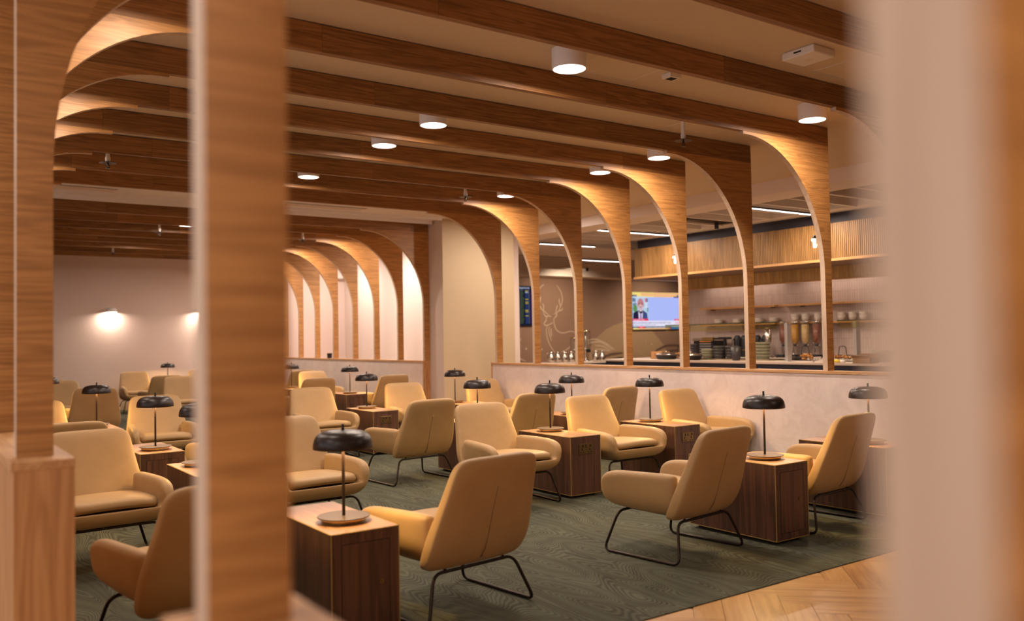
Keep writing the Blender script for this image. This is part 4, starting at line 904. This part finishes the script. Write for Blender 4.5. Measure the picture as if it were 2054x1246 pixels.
def juice(x,z0,h,lab):
    t=thing('juice_dispenser',lab,'drinks dispenser',(x,JY+.12,CZ-.052)); MB().lathe([(.09,z0),(.095,z0+.01),(.095,z0+h)],32).build('glass_cylinder',M['glass'],t,smooth='all')
    MB().lathe([(0,z0+h),(.10,z0+h),(.10,z0+h+.012),(.03,z0+h+.03),(.008,z0+h+.035),(.01,z0+h+.055),(0,z0+h+.06)],32).build('lid',M['brass'],t,smooth='all')
    MB().lathe([(0,0),(.10,0),(.10,.012),(.03,.03),(.022,.05),(.022,z0-.05),(.05,z0-.02),(.098,z0),(0,z0+.002)],32).build('pedestal',M['steel'],t,smooth='all'); MB().cyl((0,0,0),.018,z0,z0+h,14).build('ice_core',M['steelb'],t,smooth='all')
    m=MB(); m.box(-.03,.03,-.12,-.05,z0-.07,z0-.01); m.build('tap',M['blackp'],t,bevel=.004)
juice(10.90,.24,.32,'tall glass juice dispenser with brass lid right of the arch post'); juice(10.64,.20,.24,'glass juice dispenser half hidden by the arch post')
counter('drinks_side_counter','narrow counter end holding the last jugs and tall juice dispenser',10.66,11.3,12.62,13.15,CZ-.052)
# green bar chairs
def gchair(x,y,lab):
    t=thing('green_chair',lab,'chair',(x,y,-.006)); MB().loft([sup(.22,.03,0,.18,z,24,3,bow=-.05) for z in (.62,.66,.90,.955)]+[sup(.19,.02,0,.18,.975,24,3,bow=-.05)]).build('backrest',M['green'],t,smooth='all')
    MB().loft([sup(a,a,0,0,z,28,3) for a,z in ((.19,.60),(.22,.62),(.22,.66),(.19,.68))]).build('seat',M['green'],t,smooth='all')
    for sx in (-1,1):
        for sy in (-1,1): m=MB(); m.tube([(sx*.15,sy*.15,.61),(sx*.20,sy*.20,0)],.012); m.build('leg',M['black'],t,smooth='all')
gchair(8.25,11.2,'green upholstered chair top showing left of the sixth arch post'); gchair(8.27,10.65,'green upholstered chair top right of the sixth arch post'); gchair(8.25,9.22,'green upholstered chair top below the glass juice dispenser')
# ------------------------------------------------------------------ lights above the bar
def linear(x0,x1,y,z,lab,p=P_LIN):
    t=thing('linear_light',lab,'ceiling light',((x0+x1)/2,y,z)); h=(x1-x0)/2
    MB().box(-h,h,-.028,.028,.003,.03).build('housing',M['black'],t); MB().box(-h+.01,h-.01,-.025,.025,0,.003).build('diffuser',M['glowc'],t)
    m=MB(); [m.tube([(s*h*.8,0,.06),(s*h*.8,0,3.62-z)],.002,seg=5) for s in (-1,1)]; m.build('suspension_wire',M['black'],t)
    area('light',(0,0,-.004),2*h-.02,p*2*h/1.9,(1,.80,.64),shape='RECTANGLE',sizey=.05,parent=t)
linear(9.40,11.32,8.1,3.17,'long bright linear light over the bar, nearest, behind the first two arches'); linear(9.42,11.34,11.1,3.17,'long bright linear light over the bar, second, between the third and fourth arches')
linear(9.93,11.3,13.1,3.15,'linear light behind the fourth and fifth arches',9); linear(13.1,14.4,15.7,3.17,'farthest linear light above the mural side',140); linear(10.9,11.25,15.7,3.17,'short linear light glimpsed right of the pale column',6)
def globe(x,y,z,lab):
    t=thing('pendant_lamp',lab,'pendant lamp',(x,y,z)); 
    MB().lathe([(.068*math.sin(a)+1e-5,-.068*math.cos(a)) for a in [PI*k/16 for k in range(16)]],28).build('glass_globe',M['glass'],t,smooth='all')
    MB().lathe([(0,-.05),(.018,-.05),(.020,.055),(0,.056)],16).build('bulb_core',M['bulb'],t,smooth='all'); MB().cyl((0,0,0),.024,.056,.105,16).build('cap',M['black'],t,smooth='all'); m=MB(); m.tube([(0,0,.105),(0,0,3.62-z)],.0035,seg=6); m.build('cord',M['black'],t)
    l=bpy.data.lights.new('light','POINT'); l.energy=5; l.color=(1,.72,.45); l.shadow_soft_size=.03; o=bpy.data.objects.new('light',l); COL.objects.link(o); o.parent=t; o.location=(0,0,-.075)
globe(10.8,7.69,2.68,'clear glass globe pendant glowing beside the nearest arch post'); globe(10.8,10.44,2.67,'clear glass globe pendant half hidden by the third arch post')
def spot(x,y,z,tx,ty,tz,p,lab,size=70):
    t=thing('ceiling_spotlight',lab,'spotlight',(x,y,z)); MB().cyl((0,0,0),.035,0,.09,16).build('housing',M['black'],t,smooth=True); m=MB(); m.tube([(0,0,.09),(0,0,max(.1,3.62-z))],.006); m.build('stem',M['black'],t)
    l=bpy.data.lights.new('light','SPOT'); l.energy=p; l.color=(1,.80,.58); l.spot_size=math.radians(size); l.spot_blend=.8; l.shadow_soft_size=.03; o=bpy.data.objects.new('light',l); COL.objects.link(o); o.parent=t; o.location=(0,0,-.02)
    o.rotation_euler=Vector((tx-x,ty-y,tz-z)).to_track_quat('-Z','Y').to_euler()
for k,(y) in enumerate([6.3,7.6,9.6,11.7]): spot(10.9,y,3.1,11.6,y,2.7,8,'small black spotlight aimed at the slatted bulkhead, '+ORD[k]+' along the bar',95)
spot(14.9,17.6,3.1,15.3,19.6,1.2,220,'small added spotlight brightening the stag mural',120); spot(19.0,17.6,3.1,19.0,19.6,1.0,220,'small added spotlight brightening the wall near the television',120)  # both spotlights are added to brighten the mural wall
for k,y in enumerate([6.6,8.6,10.8]):  # added strip lights, out of view, that brighten the tiled wall
    t=thing('added_strip_light','added slim strip light, unseen behind the inner slatted band, '+ORD[k],'strip light',(12.84,y,2.395)); MB().box(-.02,.02,-.9,.9,.0,.069).build('housing',M['white'],t); MB().box(-.018,.018,-.88,.88,-.003,0).build('diffuser',M['glow'],t); area('light',(0,0,-.006),.03,1.6,(1,.82,.68),shape='RECTANGLE',sizey=1.7,parent=t)
dv=thing('air_vent','dark flat air grille between the baffles above the bar','air vent',(10.6,9.55,3.19)); MB().box(-.5,.5,-.12,.12,0,.03).build('frame',M['black'],dv); m=MB(); [m.box(-.47,.47,-.1+k*.04,-.08+k*.04,-.004,0) for k in range(5)]; m.build('louvres',M['darkmetal'],dv)
for o in list(protos):
    if 'placed' in o: del o['placed']
